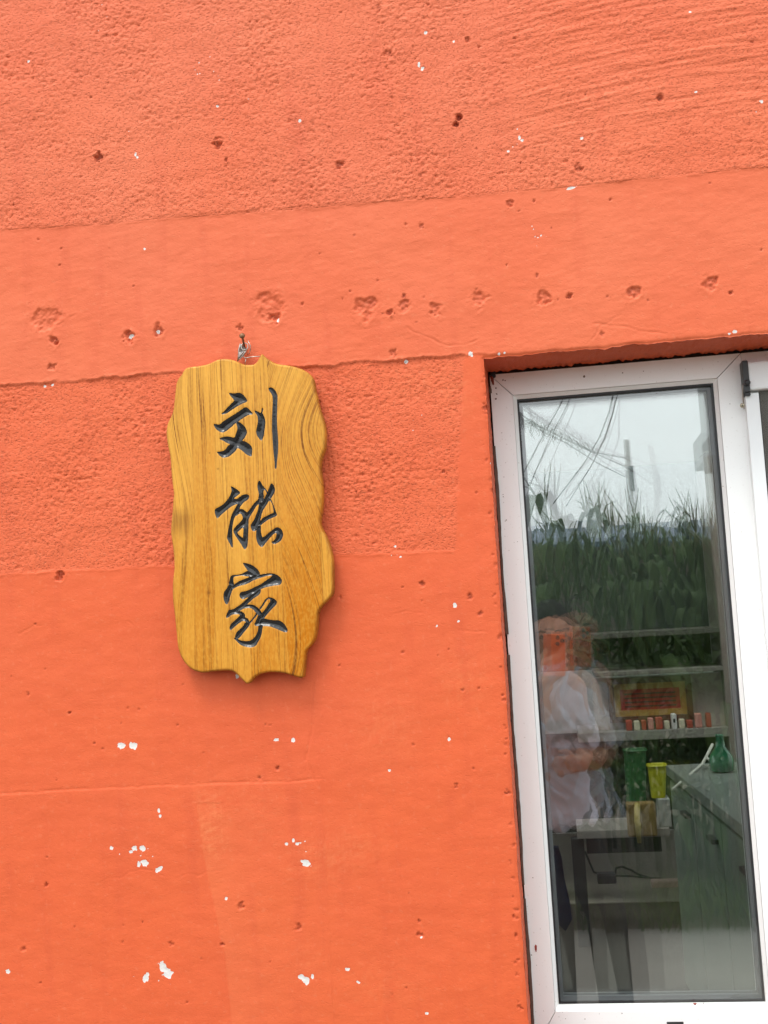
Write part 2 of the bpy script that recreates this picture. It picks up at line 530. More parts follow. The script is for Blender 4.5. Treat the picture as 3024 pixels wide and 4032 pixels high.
def build_wall():
    def axis(lo, hi, step, out_lo, out_hi, snaps):
        a = list(np.arange(lo, hi, step))
        for s_ in snaps:
            i = int(np.argmin([abs(t-s_) for t in a])); a[i] = s_
        g = step*2; t = lo; pre = []
        while t > out_lo:
            t -= g; g *= 1.35; pre.append(max(t, out_lo))
        g = step*2; t = a[-1]; post = []
        while t < out_hi:
            t += g; g *= 1.35; post.append(min(t, out_hi))
        return np.array(sorted(set(pre)) + a + post)
    xs = axis(-1.06, 0.46, 0.0019, -4.0, 4.0, [XL])
    zs = axis(0.78, 2.72, 0.0019, 0.0, 3.3, [ZT])
    for (arr, v) in ((xs, XR), (zs, ZB)):
        arr[int(np.argmin(abs(arr-v)))] = v
    nx, nz = len(xs), len(zs)
    X, Z = np.meshgrid(xs, zs)
    X = X.ravel(); Z = Z.ravel()
    j = lambda amp, sc, s_: amp*perlin(X/sc, Z/sc, s_)
    jit = j(0.0026, 0.037, 1) + j(0.0014, 0.011, 2) + j(0.0009, 0.005, 3)
    # ---- regions
    a = sstep(-0.0012, 0.0012, Z-zA(X)+jit*0.7)                   # upper rough field
    bm = sstep(-0.0014, 0.0014, Z-zB(X)+jit*1.3)
    cm = sstep(-0.0014, 0.0014, Z-zC(X)+jit*0.8)
    xe = polyx([(985, 1300), (985, 1188), (990, 1000), (998, 870), (1004, 700)])(Z)
    right = sstep(-0.004, 0.004, X-xe+jit*0.8)                    # smoother margin beside the window
    band = bm*(1-a)
    rec = cm*(1-bm)*(1-right)
    low = 1-np.maximum.reduce([a, band, rec])
    rough = np.clip(a+rec, 0, 1)
    # stucco: pitted lumps
    big = perlin(X/0.11, Z/0.11, 11)
    l1 = perlin(X/0.011, Z/0.0095, 12); l2 = perlin(X/0.0062, Z/0.0056, 13); l3 = perlin(X/0.0040, Z/0.0040, 16)
    pit = np.clip(perlin(X/0.0085+3, Z/0.0075, 14)-0.22, 0, 1)
    el_ = perlin(X/0.0085, Z/0.0042, 18)
    st = 0.00042*l1 + 0.00040*el_ + 0.00060*l2 + 0.00060*l3 - 0.0034*pit - 0.0030*np.clip(perlin(X/0.0055, Z/0.0048, 17)-0.33, 0, 1)
    dens = 0.60+0.62*perlin(X/0.13, Z/0.10, 15)+0.25*perlin(X/0.04, Z/0.03, 20)
    dens = np.clip(dens, 0.22, 1.15)
    # combed trowel lines, upper right
    wx = sstep(-0.15, 0.08, X)*sstep(2.25, 2.34, Z)*a
    zz = Z - 0.10*(X+0.1) + 0.20*(X-0.15)**2
    comb = perlin(X/0.07, zz/0.0060, 21)
    comb2 = perlin(X/0.15, zz/0.013, 22)
    h = 0.0013*a + 0.0008*band - 0.0014*rec
    h += rough*st*dens*(1-0.35*wx) + wx*(0.0009*comb+0.0006*comb2)
    h += rough*(0.0013*big+0.0007*perlin(X/0.045, Z/0.03, 19))
    # smooth plaster: trowel drags
    sm = 1-rough
    h += sm*(0.0010*perlin(X/0.13, Z/0.10, 31) + 0.00042*perlin(X/0.035, Z/0.022, 32) + 0.00013*perlin(X/0.009, Z/0.006, 33)
             + 0.00009*perlin(X/0.004, Z/0.004, 34))
    h += band*(0.00013*perlin((X+0.6*Z)/0.03, (Z-0.12*X)/0.0055, 35) + 0.00035*np.clip(perlin(X/0.02, Z/0.012, 37), 0.1, 1))
    h += low*(0.00012*perlin((X+0.1*Z)/0.012, Z/0.11, 36)*np.clip(perlin(X/0.12, Z/0.2, 38)+.3, 0, 1))
    # fins and lips at the edges of the coats
    eB = np.exp(-((Z-zB(X)+jit*1.3-0.0022)/0.0024)**2)*(0.5+0.9*perlin(X/0.02, Z/0.05, 41))
    eA = np.exp(-((Z-zA(X)+jit*0.7+0.002)/0.0018)**2)*(0.5+0.8*perlin(X/0.03, Z/0.05, 42))
    eC = np.exp(-((Z-zC(X)+jit*0.8+0.002)/0.0018)**2)*(1-right)*(0.6+0.8*perlin(X/0.02, Z/0.05, 43))
    h += 0.0010*np.clip(eB, 0, 2)*(X < XL+0.02) + 0.0009*np.clip(eA, 0, 2) + 0.0008*np.clip(eC, 0, 2)
    h -= 0.0013*np.exp(-((Z-zB(X)+jit*1.3+0.0022)/0.0015)**2)*np.clip(0.25+1.2*perlin(X/0.035, Z/0.05, 44), 0, 1.2)*(X < XL)
    h -= 0.0012*np.exp(-((Z-zA(X)+jit*0.7-0.002)/0.0014)**2)*np.clip(0.35+perlin(X/0.06, Z/0.05, 45), 0, 1.2)
    # faint lower seams
    xd = V(690, 1600)[0]
    sD = (X < xd)*np.exp(-((Z-zD(X)+jit*0.6)/0.0016)**2)
    h -= 0.0008*sD
    h += 0.0005*(X < xd)*sstep(-0.001, 0.001, zD(X)-Z+jit)*sstep(0.35, 0.95, Z)
    xv = polyx([(676, 1480), (672, 1580), (662, 1640), (686, 1700)])(Z)
    zlo, zhi = V(690, 1700)[2], V(676, 1470)[2]
    inz = sstep(zlo, zlo+0.01, Z)*(1-sstep(zhi-0.01, zhi, Z))
    h -= inz*0.0009*np.exp(-((X-xv+jit*0.6)/0.0016)**2)
    xv2 = xv+0.018
    h += inz*0.0007*np.exp(-((X-xv2+jit)/0.002)**2)*np.clip(perlin(X/0.01, Z/0.008, 46)+0.2, 0, 1)
    xE = polyx([(425, 1735), (440, 1850), (462, 1960), (485, 2060), (500, 2212), (505, 2300)])(Z)
    eE = (Z < V(425, 1735)[2])
    h -= 0.0006*sstep(-0.0015, 0.0015, X-xE+jit*0.5)*eE*np.exp(-np.clip(X-xE, 0, 1)/0.05)
    # long hairline in the lintel band and lower field
    def crack(pts, dep, w, amp=0.004, lift=0):
        nonlocal h
        q = np.array([V(*p) for p in pts])
        lo = q.min(0)-0.02; hi = q.max(0)+0.02
        k = np.where((X > lo[0]) & (X < hi[0]) & (Z > lo[2]) & (Z < hi[2]))[0]
        px_ = X[k]+amp*perlin(X[k]/0.02, Z[k]/0.02, 51); pz_ = Z[k]+amp*perlin(X[k]/0.02, Z[k]/0.02, 52)
        d = np.full(len(k), 9.0)
        for (a_, b_) in zip(q[:-1], q[1:]):
            ab = (b_-a_)[[0, 2]]; L = ab @ ab
            t = np.clip(((px_-a_[0])*ab[0]+(pz_-a_[2])*ab[1])/L, 0, 1)
            d = np.minimum(d, np.hypot(px_-a_[0]-t*ab[0], pz_-a_[2]-t*ab[1]))
        h[k] -= 0.75*dep*np.exp(-(d/w)**2)*np.clip(.75+perlin(X[k]/.02, Z[k]/.02, 53), .2, 1.3) - 0.4*lift*np.exp(-((d-w*1.6)/w)**2)
    crack([(545, 0), (546, 60), (543, 90), (535, 150), (534, 165)], 0.0012, 0.0013, 0.002)
    crack([(880, 705), (910, 725), (950, 742), (1000, 748), (1030, 735)], 0.0011, 0.0018, 0.003, 0.0007)
    crack([(1280, 700), (1330, 703), (1380, 712), (1440, 722)], 0.0009, 0.002, 0.003, 0.0007)
    crack([(1270, 745), (1300, 705), (1340, 680)], 0.0008, 0.0016, 0.003, 0.0005)
    crack([(850, 1325), (880, 1320), (920, 1325), (960, 1350), (1000, 1362), (1060, 1366)], 0.0006, 0.0013, 0.002, 0.0004)
    crack([(120, 705), (150, 690), (165, 680)], 0.0006, 0.002, 0.003, 0.0006)
    crack([(40, 1370), (75, 1350), (90, 1352)], 0.0007, 0.0014, 0.002)
    crack([(832, 1790), (820, 1850), (812, 1900)], 0.0005, 0.001, 0.002)
    crack([(95, 1640), (100, 1900), (98, 2100)], 0.0005, 0.0012, 0.004, 0.0004)
    crack([(160, 1660), (162, 1850)], 0.0004, 0.0014, 0.004, 0.0005)
    crack([(275, 1340), (300, 1360), (302, 1440)], 0.0005, 0.0014, 0.002, 0.0007)
    crack([(330, 1350), (332, 1420), (345, 1500)], 0.0004, 0.0014, 0.002, 0.0006)
    crack([(200, 1910), (300, 1880), (380, 1895), (480, 1880)], 0.0005, 0.0016, 0.006, 0.0004)
    crack([(655, 1560), (660, 1680)], 0.0006, 0.0012, 0.002, 0.0005)
    crack([(820, 1330), (870, 1440)], 0.0003, 0.0012, 0.002, 0.0003)
    # ---- dents and holes (view pixels, radius, depth mm)
    grime = np.zeros_like(h); chip = np.full_like(h, -1.0); scuff = np.zeros_like(h)
    pv = V(101, 100)[0]-V(100, 100)[0]

    def near(vx, vy, rad):
        c_ = V(vx, vy)
        k = np.where((abs(X-c_[0]) < rad) & (abs(Z-c_[2]) < rad))[0]
        return k, X[k]-c_[0], Z[k]-c_[2]

    def hole(vx, vy, r_, dep, gr=0.5, el=1.0, ang=0.0, wob=0.62, rim=0.10):
        r_ = r_*pv
        k, dx, dz = near(vx, vy, r_*3)
        ca, sa = math.cos(ang), math.sin(ang)
        u, w = (dx*ca+dz*sa)/el, -dx*sa+dz*ca
        q = np.hypot(u, w)/r_
        q = q + wob*perlin(X[k]/(r_*1.15), Z[k]/(r_*1.15), int(vx)) + 0.35*wob*perlin(X[k]/(r_*0.45), Z[k]/(r_*0.45), int(vy)) + 0.35*w/r_*math.sin(vx)
        f = 1-sstep(0.66, 0.98, q)
        h[k] -= 1.25*dep*1e-3*f*(0.75+0.5*perlin(X[k]/(r_*0.5), Z[k]/(r_*0.5), 7))
        h[k] += rim*dep*1e-3*np.exp(-((q-1.25)/0.25)**2)
        h[k] += 0.0011*np.exp(-(q/1.25)**4)*(r_/pv > 5)*(perlin(X[k]/.0055, Z[k]/.0048, int(vx)+3)+.5*perlin(X[k]/.0035, Z[k]/.0035, int(vx)+4))
        grime[k] = np.maximum(grime[k], gr*(1-sstep(0.25, 0.95, q)))
    H_ = [(98, 698, 27, 2.6, .10), (116, 735, 11, 5, .4), (278, 722, 12, 5, .45), (343, 717, 12, 4.5, .5), (518, 706, 8, 3.5, .5),
          (582, 678, 27, 3.0, .10), (597, 686, 11, 4, .35), (793, 656, 19, 3.2, .28), (874, 658, 13, 3, .25), (842, 678, 8, 4, .5),
          (873, 640, 4, 3, .6), (938, 663, 12, 3, .22), (1037, 646, 17, 3.2, .2), (1171, 640, 15, 3.5, .22), (1229, 641, 6, 4, .55),
          (1366, 627, 14, 3.6, .4), (1534, 606, 14, 3.5, .4), (990, 255, 8, 7, .85), (986, 268, 7, 6, .7), (214, 338, 9, 6, .7), (470, 315, 9, 5, .5),
          (488, 348, 4, 3, .6), (733, 358, 8, 4, .7), (1427, 209, 8, 4, .6), (1012, 86, 7, 3, .3), (128, 1241, 9, 5, .5), (1578, 632, 4, 3, .6),
          (1160, 597, 4, 2, .5), (838, 116, 9, 2, .2), (820, 20, 8, 2, .3), (1300, 722, 5, 2, .4), (958, 1018, 4, 3, .5), (1015, 1290, 6, 3, .6),
          (1050, 880, 6, 3, .5), (912, 1260, 5, 3, .5), (870, 1410, 3, 2, .5), (850, 760, 7, 2.5, .3), (112, 795, 8, 3, .3), (1250, 365, 9, 3, .35),
          (1100, 440, 8, 3, .3), (910, 490, 5, 2, .4), (1037, 1325, 5, 2, .6), (735, 1290, 3, 2, .4), (150, 1540, 3, 3, .5), (60, 1500, 4, 2, .3),
          (600, 1660, 5, 3, .5), (100, 1912, 4, 3, .5), (520, 1960, 7, 2.5, .3), (645, 2005, 6, 2.5, .4), (905, 1990, 4, 2, .4), (908, 2020, 7, 2.5, .3),
          (560, 1680, 3, 2, .3), (370, 2040, 5, 2, .3), (480, 2040, 4, 2.5, .4), (50, 2050, 6, 2, .3), (1000, 1490, 3, 2, .5), (985, 1700, 4, 2, .4)]
    for q in H_: hole(*q)
    rs = np.random.RandomState(3)
    for _ in range(80):                                      # small pinholes
        hole(rs.uniform(0, 1060), rs.uniform(0, 2212), rs.uniform(1.4, 3.0), rs.uniform(0.8, 2.2), rs.uniform(.15, .5), wob=.3)
    for _ in range(60):
        hole(rs.uniform(0, 1659), rs.uniform(0, 720), rs.uniform(1.5, 3.5), rs.uniform(1, 2.4), rs.uniform(.15, .5), wob=.3)
    for i in range(46):                                        # crumbled arris beside the window
        vy = rs.uniform(800, 2180)
        vx = np.interp(vy, [775, 2212], [1050, 1134])-rs.uniform(3, 13)
        hole(vx, vy, rs.uniform(2, 4.5), rs.uniform(0.8, 2.0), rs.uniform(.1, .45), wob=.6)
    # stubs of nails and plugs left in the holes
    for (vx, vy, r_) in ((116, 739, 5), (845, 682, 4), (1173, 651, 7), (1040, 652, 6), (1369, 635, 4), (1536, 613, 5), (212, 347, 4), (284, 716, 5)):
        k, dx, dz = near(vx, vy, r_*pv*3)
        h[k] += 0.0035*np.exp(-(np.hypot(dx, dz*0.7)/(r_*pv*0.6))**2)
    # ---- chips
    def mark(vx, vy, rx, rz, ang=0.0, lum=1.0):
        k, dx, dz = near(vx, vy, max(rx, rz)*pv*2.5)
        ca, sa = math.cos(ang), math.sin(ang)
        u, w = dx*ca+dz*sa, -dx*sa+dz*ca
        rx, rz = rx*.88, rz*.88
        q = 1-np.sqrt((u/(rx*pv))**2+(w/(rz*pv))**2)
        q = q+0.45*perlin(X[k]/(rx*pv*0.7), Z[k]/(rz*pv*0.7), int(vx+vy))
        chip[k] = np.maximum(chip[k], q)
        h[k] -= 0.0005*sstep(0, 0.3, q)
    C_ = [(262, 1611, 9, 7, 0), (288, 1611, 10, 7, -.4), (597, 1598, 6, 3.4, 0), (633, 1599, 4.5, 5, 0), (313, 1864, 8, 7.5, 0), (300, 1867, 4, 6, 0), (343, 1878, 10, 5, .5),
          (290, 1832, 7, 5, .5), (308, 1832, 7, 6, -.4), (241, 1832, 4, 4.5, 0), (282, 1840, 4, 3, 0), (661, 1864, 11, 7, -.5), (634, 1816, 2.8, 5, 0), (619, 1823, 4, 3, 0), (642, 1823, 4, 3, 0),
          (354, 2090, 8, 14, .5), (363, 2103, 13, 9, -.5), (316, 2111, 6, 11, -.4), (652, 2111, 9, 6, -.6), (662, 2119, 6, 9, 0), (675, 2109, 3, 6, 0), (17, 2099, 5, 5, 0), (343, 1751, 3, 5, 0), (346, 1762, 3, 4, 0),
          (751, 2094, 5, 3.5, 0), (774, 2122, 4, 3, -.6), (489, 1941, 3.5, 4, 0), (983, 1308, 4, 6, 0), (990, 1342, 3, 3, 0), (970, 1597, 3.5, 4, 0), (841, 1664, 3, 3, 0), (944, 1352, 2.6, 3, 0),
          (1233, 407, 11, 3.2, .1), (877, 781, 5, 4, 0), (1016, 764, 5, 4, 0), (1019, 768, 3, 3, 0), (283, 726, 7, 5, .2), (341, 716, 5, 4, 0), (600, 691, 3, 5, 0), (96, 834, 4, 3, 0), (112, 831, 4, 3, 0),
          (905, 140, 3, 7, 0), (912, 150, 3, 4, 0), (920, 72, 4, 4, 0), (980, 90, 2.6, 3, 0), (62, 133, 3.5, 3, 0), (648, 262, 4, 4, 0), (470, 230, 3.5, 3, 0), (293, 333, 3, 5, 0), (297, 340, 3, 3, 0),
          (1122, 298, 3, 5, 0), (1128, 304, 4, 3, 0), (1257, 299, 4, 3.4, 0), (1098, 327, 3.5, 3, 0), (1503, 199, 3, 3, 0), (1490, 27, 3, 2.6, 0), (1645, 220, 3, 4, 0), (313, 538, 3, 3, 0),
          (1587, 716, 5, 3.5, 0), (1575, 720, 2.6, 2.6, 0), (1078, 765, 3.5, 3, 0), (1090, 762, 2.6, 2.6, 0), (922, 2189, 4, 3, 0), (910, 2025, 2.5, 2.5, 0), (1057, 812, 3, 3, 0), (1061, 1000, 2.6, 3, 0), (853, 1180, 3, 2.6, 0), (865, 1203, 3, 2.4, 0), (512, 1461, 3.5, 6, .2)]
    for q in C_: mark(*q)
    for (cx_, cz_, n_, sp_x, sp_z) in ((450, 150, 16, 22, 14), (1166, 508, 18, 14, 10), (912, 148, 8, 8, 14), (1120, 290, 8, 10, 20), (230, 30, 6, 25, 20), (290, 320, 8, 12, 18), (640, 1830, 10, 25, 12),
                                   (300, 1840, 14, 18, 12), (345, 2105, 8, 25, 10), (905, 890, 5, 8, 20), (1640, 230, 6, 8, 12), (500, 220, 8, 60, 40), (860, 1200, 4, 10, 20)):
        for _ in range(int(n_*.6)):
            mark(cx_+rs.normal()*sp_x, cz_+rs.normal()*sp_z, rs.uniform(0.9, 1.9), rs.uniform(0.9, 2.1))
    # ---- yellowish rubbed patches
    for (vx, vy, rx, rz, s_) in ((455, 1800, 42, 80, .8), (690, 1850, 80, 50, .5), (560, 1780, 60, 90, .35), (760, 1830, 60, 40, .4), (830, 1560, 60, 80, .3),
                                 (1000, 1460, 50, 60, .35), (650, 2080, 60, 60, .3), (1060, 560, 50, 50, .15), (985, 845, 35, 60, .45), (900, 820, 60, 40, .3), (820, 2120, 90, 50, .25)):
        c_ = V(vx, vy)
        q = np.exp(-((X-c_[0])/(rx*pv))**2-((Z-c_[2])/(rz*pv))**2)
        scuff = np.maximum(scuff, s_*q)
    xr_, zr_ = 0.92*X+0.39*Z, -0.39*X+0.92*Z
    scuff *= 0.75*np.clip(0.45+0.6*perlin(xr_/0.019, zr_/0.006, 61)+0.5*perlin(X/0.004, Z/0.021, 62)+0.5*perlin(xr_/0.0035, zr_/0.003, 64), 0, 1)
    scuff = np.maximum(scuff, 0.19*sstep(-0.001, 0.002, X-xE+jit*0.5)*np.exp(-np.clip(X-xE, 0, 2)/0.13)*sstep(0.0, 0.02, V(425, 1735)[2]-Z))
    scuff *= np.where(eE & (X < xE) & (X > xE-0.08), 0.15, 1.0)
    pale = np.clip(0.85*a+0.72*band+0.30*rec, 0, 1)*(0.75+0.3*perlin(X/0.2, Z/0.2, 63))
    # ---- uneven arris of the opening
    ny = nx*nz
    ix = np.arange(ny) % nx; iz = np.arange(ny)//nx
    kL = int(np.argmin(abs(xs-XL))); kR = int(np.argmin(abs(xs-XR))); kT = int(np.argmin(abs(zs-ZT))); kB = int(np.argmin(abs(zs-ZB)))
    dT = np.exp(-np.abs(Z-ZT)/0.012)*(X > XL-0.03)
    lift = dT*(0.0030*perlin(X/0.045, X*0, 71)+0.0016*perlin(X/0.012, X*0, 72)-0.0005)
    dL = np.exp(-np.abs(X-XL)/0.008)*(Z < ZT+0.01)
    push = dL*(0.0012*perlin(Z/0.05, Z*0, 73)+0.0006*perlin(Z/0.010, Z*0, 74))
    VX, VZ = X+push, Z+lift
    edge = np.minimum(np.where(Z <= ZT+1e-6, np.abs(X-XL), 9), np.where(X >= XL-1e-6, np.abs(Z-ZT), 9))
    h -= 0.0022*np.exp(-(edge/0.003)**2)
    v = np.stack([VX, -h, VZ], 1)
    q = (np.arange(nz-1)[:, None]*nx+np.arange(nx-1)[None, :]).ravel()
    qx, qz = q % nx, q//nx
    inside = (qx >= kL) & (qx < kR) & (qz >= kB) & (qz < kT)
    q = q[~inside]
    f = np.stack([q, q+1, q+nx+1, q+nx], 1)
    A = dict(rough=rough, grime=grime, chip=chip, scuff=scuff, pale=pale)
    # ---- reveal, carried back from the opening's edge
    loop = [iz_*nx+kL for iz_ in range(kB, kT)] + [kT*nx+i for i in range(kL, kR)] + [iz_*nx+kR for iz_ in range(kT, kB-1, -1)]
    loop = np.array(loop)
    prev = loop; base = v[loop]
    nl = (kT-kB); nt = (kR-kL)
    side = np.zeros((len(loop), 2))
    side[:nl, 0] = 1; side[nl:nl+nt, 1] = 1; side[nl, 0] = 0.7; side[nl+nt:, 0] = -1
    depth = [0.004, 0.012, 0.024, 0.036, 0.050, 0.064, 0.078, 0.092, 0.104, 0.114, 0.124]
    newv = [v]; newf = [f]; n0 = len(v); ex = {k_: [A[k_]] for k_ in A}
    s_along = np.where(side[:, 0] > 0.5, base[:, 2], base[:, 0])
    for d_ in depth:
        fl = np.exp(-d_/0.02)
        p = np.empty_like(base)
        tgt = base.copy()
        tgt[:nl, 0] = XL; tgt[nl:nl+nt, 2] = ZT
        wob_ = 0.0011*perlin(s_along/0.03, np.full(len(loop), d_/0.02), 81)+0.0007*perlin(s_along/0.006, np.full(len(loop), d_/0.005), 82)
        # the plaster climbs ragged over the frame at the head
        rag = (0.004*np.clip(perlin(s_along/0.022, np.zeros(len(loop)), 84), -.4, 1)+0.003*np.clip(perlin(s_along/0.007, np.zeros(len(loop)), 85), -.5, 1))*(d_ > 0.11)
        p[:, 0] = base[:, 0]*fl+tgt[:, 0]*(1-fl)+side[:, 0]*wob_
        p[:, 2] = base[:, 2]*fl+tgt[:, 2]*(1-fl)-side[:, 1]*(wob_+rag)
        p[:, 1] = d_
        idx = np.arange(n0, n0+len(loop)); n0 += len(loop)
        newv.append(p); newf.append(np.stack([prev[:-1], prev[1:], idx[1:], idx[:-1]], 1))
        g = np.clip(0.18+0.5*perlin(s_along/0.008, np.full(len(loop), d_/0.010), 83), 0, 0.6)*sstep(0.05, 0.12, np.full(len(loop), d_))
        ex['grime'].append(g); ex['rough'].append(np.full(len(loop), .5)); ex['chip'].append(np.full(len(loop), -1.0))
        ex['scuff'].append(np.zeros(len(loop))); ex['pale'].append(np.zeros(len(loop)))
        prev = idx
    # wall body behind: close to a thick slab at the outer rim
    v = np.concatenate(newv); f = np.concatenate(newf)
    o = np_mesh('wall', v, f, M_wall, house, True)
    for k_ in A:
        at = o.data.attributes.new(k_, 'FLOAT', 'POINT'); at.data.foreach_set('value', np.concatenate(ex[k_]).astype(np.float32))
    return o


build_wall()

def ring(name, x0, x1, z0, z1, t, y0, y1, mat, parent):
    return MB().box(x0, x0+t, y0, y1, z0, z1).box(x1-t, x1, y0, y1, z0, z1).box(x0+t, x1-t, y0, y1, z1-t, z1).box(x0+t, x1-t, y0, y1, z0, z0+t).build(name, mat, parent)


# room behind the wall
M_room = simple('room_plaster', (0.72, 0.71, 0.68), 0.8, var=0.1, scale=6)
M_floor = simple('room_floor', (0.035, 0.028, 0.022), 0.7, var=0.15, scale=8)  # dark brown floor, with the shade on its near part put into the colour
M_dark = simple('dark_board', (0.035, 0.045, 0.04), 0.6)
RX = 2.6
for sgn in (-1, 1):
    xa, xb = sorted((sgn*RX, sgn*(RX+0.24)))
    b = MB().box(xa, xb, 0.13, 0.5, 0, 3.3).box(xa, xb, 3.3, 4.4, 0, 3.3).box(xa, xb, 0.5, 3.3, 0, 0.8).box(xa, xb, 0.5, 3.3, 2.6, 3.3)
    b.build('side_wall', M_room, house)
    sw = ring('added_side_window', 0.5, 3.3, 0.8, 2.6, 0.05, -0.03, 0.03, M_upvc, house)  # unseen windows added on both sides to brighten the room
    MB().box(1.87, 1.93, -0.028, 0.028, 0.85, 2.55).build('mullion', M_upvc, sw)
    MB().box(0.55, 3.25, -0.003, 0.003, 0.85, 2.55).build('glass_pane', M_glass, sw)
    sw.rotation_euler = (0, 0, math.pi/2); sw.location = (sgn*(RX+0.12), 0, 0)
MB().box(-RX-.24, RX+.24, 4.4, 4.64, 0, 3.3).build('back_wall', M_room, house)
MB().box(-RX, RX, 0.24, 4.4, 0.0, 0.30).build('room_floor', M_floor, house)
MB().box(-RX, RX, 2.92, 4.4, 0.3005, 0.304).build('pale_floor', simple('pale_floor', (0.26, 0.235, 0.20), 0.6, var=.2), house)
MB().box(-4.0, 4.0, -0.02, 0.5, 3.305, 3.42).box(-4.0, 4.0, 2.5, 4.64, 3.305, 3.42).box(-4.0, -2.2, 0.5, 2.5, 3.305, 3.42).box(2.2, 4.0, 0.5, 2.5, 3.305, 3.42).build('roof_slab', M_room, house)
MB().box(-RX, RX, 0.24, 0.5, 2.75, 2.80).box(-RX, RX, 2.5, 4.4, 2.75, 2.80).box(-RX, -2.2, 0.5, 2.5, 2.75, 2.80).box(2.2, RX, 0.5, 2.5, 2.75, 2.80)\
    .box(-2.24, -2.2, 0.5, 2.5, 2.802, 3.30).box(2.2, 2.24, 0.5, 2.5, 2.802, 3.30).box(-2.2, 2.2, 0.46, 0.5, 2.802, 3.30).box(-2.2, 2.2, 2.5, 2.54, 2.802, 3.30).build('room_ceiling', M_room, house)  # the ceiling opening and its shaft are added to let daylight in
MB().box(-2.3, 2.3, 0.4, 2.6, 3.425, 3.431).build('added_skylight_pane', M_glass, house)  # unseen skylight, added to light the shelf and room from above
# inner leaf of the front wall around the opening
b = MB()
b.box(-RX-.24, XL-0.012, 0.128, 0.238, 0, 3.3).box(XR+0.012, RX+.24, 0.128, 0.238, 0, 3.3)
b.box(XL-0.012, XR+0.012, 0.128, 0.238, ZT+0.012, 3.3).box(XL-0.012, XR+0.012, 0.128, 0.238, 0, ZB-0.012)
b.build('inner_wall', M_room, house)

# ---------------------------------------------------------------- window
win = MB().box(XL-0.004, XL+0.010, 0.1285, 0.20, ZB, ZT+0.002).box(XL+0.010, XR, 0.1285, 0.20, ZT-0.008, ZT+0.004)\
    .build('window', simple('dark_gap', (0.035, 0.028, 0.024), 0.9, var=.5, scale=50), house)
GX0, GX1, GZ0, GZ1 = -0.0404, 0.3032, 0.8193, 1.8747     # visible glass
YF = 0.120                                                # front of the frame
FX0, FX1, FZ0, FZ1 = GX0-0.046, GX1+0.050, GZ0-0.068, GZ1+0.0475
BW = 0.0065


def bar(name, poly_out, poly_in, parent, mat, y0, y1, chamf=0.0015):
    """mitred bar: quads of the front (a,b on the outer side, c,d on the inner side)"""
    a_, b_ = poly_out; c_, d_ = poly_in
    q = [a_, b_, c_, d_]
    cen = np.mean(q, 0)
    v = [(x, y1, z) for x, z in q]+[(x, y0+chamf, z) for x, z in q]
    fr = []
    for x, z in q:
        dx, dz = cen[0]-x, cen[1]-z
        fr.append((x+math.copysign(min(chamf, abs(dx)), dx)*0.25, y0, z+math.copysign(min(chamf, abs(dz)), dz)*0.25))
    v += fr
    f = [(8, 9, 10, 11)]
    for i in range(4):
        k = (i+1) % 4
        f += [(i, k, 4+k, 4+i), (4+i, 4+k, 8+k, 8+i)]
    f.append((3, 2, 1, 0))
    o = np_mesh(name, v, f, mat, parent)
    bm = bmesh.new(); bm.from_mesh(o.data); bmesh.ops.recalc_face_normals(bm, faces=bm.faces); bm.to_mesh(o.data); bm.free()
    return o


ix0, ix1, iz0, iz1 = GX0-BW, GX1+BW, GZ0-BW-0.003, GZ1+BW
g = 0.00035
bar('frame_stile', [(FX0, FZ0), (FX0, FZ1-2*g)], [(ix0-g, iz1-g), (ix0-g, iz0+g)], win, M_upvc, YF, YF+0.06)
bar('frame_stile', [(FX1, FZ0), (FX1, FZ1-2*g)], [(ix1+g, iz1-g), (ix1+g, iz0+g)], win, M_upvc, YF, YF+0.06)
bar('frame_rail', [(FX0+g, FZ1), (FX1-g, FZ1)], [(ix1, iz1+g), (ix0, iz1+g)], win, M_upvc, YF-0.0002, YF+0.06)
bar('frame_rail', [(FX0+g, FZ0-0.003), (FX1-g, FZ0-0.003)], [(ix1, iz0), (ix0, iz0)], win, M_upvc, YF-0.0002, YF+0.06)
# bead round the glass, sloping back
for nm, o2, i2 in (('glazing_bead', [(ix0, iz0), (ix0, iz1)], [(GX0, GZ1), (GX0, GZ0)]), ('glazing_bead', [(ix1, iz0), (ix1, iz1)], [(GX1, GZ1), (GX1, GZ0)]),
                   ('glazing_bead', [(ix0, iz1), (ix1, iz1)], [(GX1, GZ1), (GX0, GZ1)]), ('glazing_bead', [(ix0, iz0), (ix1, iz0)], [(GX1, GZ0), (GX0, GZ0)])):
    q = o2+i2
    v = [(q[0][0], YF+0.003, q[0][1]), (q[1][0], YF+0.003, q[1][1]), (q[2][0], YF+0.011, q[2][1]), (q[3][0], YF+0.011, q[3][1])]
    v += [(x, YF+0.03, z) for (x, y, z) in v]
    f = [(0, 1, 2, 3), (7, 6, 5, 4), (0, 4, 5, 1), (1, 5, 6, 2), (2, 6, 7, 3), (3, 7, 4, 0)]
    o = np_mesh(nm, v, f, M_upvc, win)
    bm = bmesh.new(); bm.from_mesh(o.data); bmesh.ops.recalc_face_normals(bm, faces=bm.faces); bm.to_mesh(o.data); bm.free()


ring('gasket', GX0-0.0015, GX1+0.0015, GZ0-0.0015, GZ1+0.0015, 0.0045, YF+0.0105, YG+0.001, M_gasket, win)
# three curved panes with spacers: each sheet is bowed a little, so each throws its own reflection
PC = P(2500, 2700, YG)


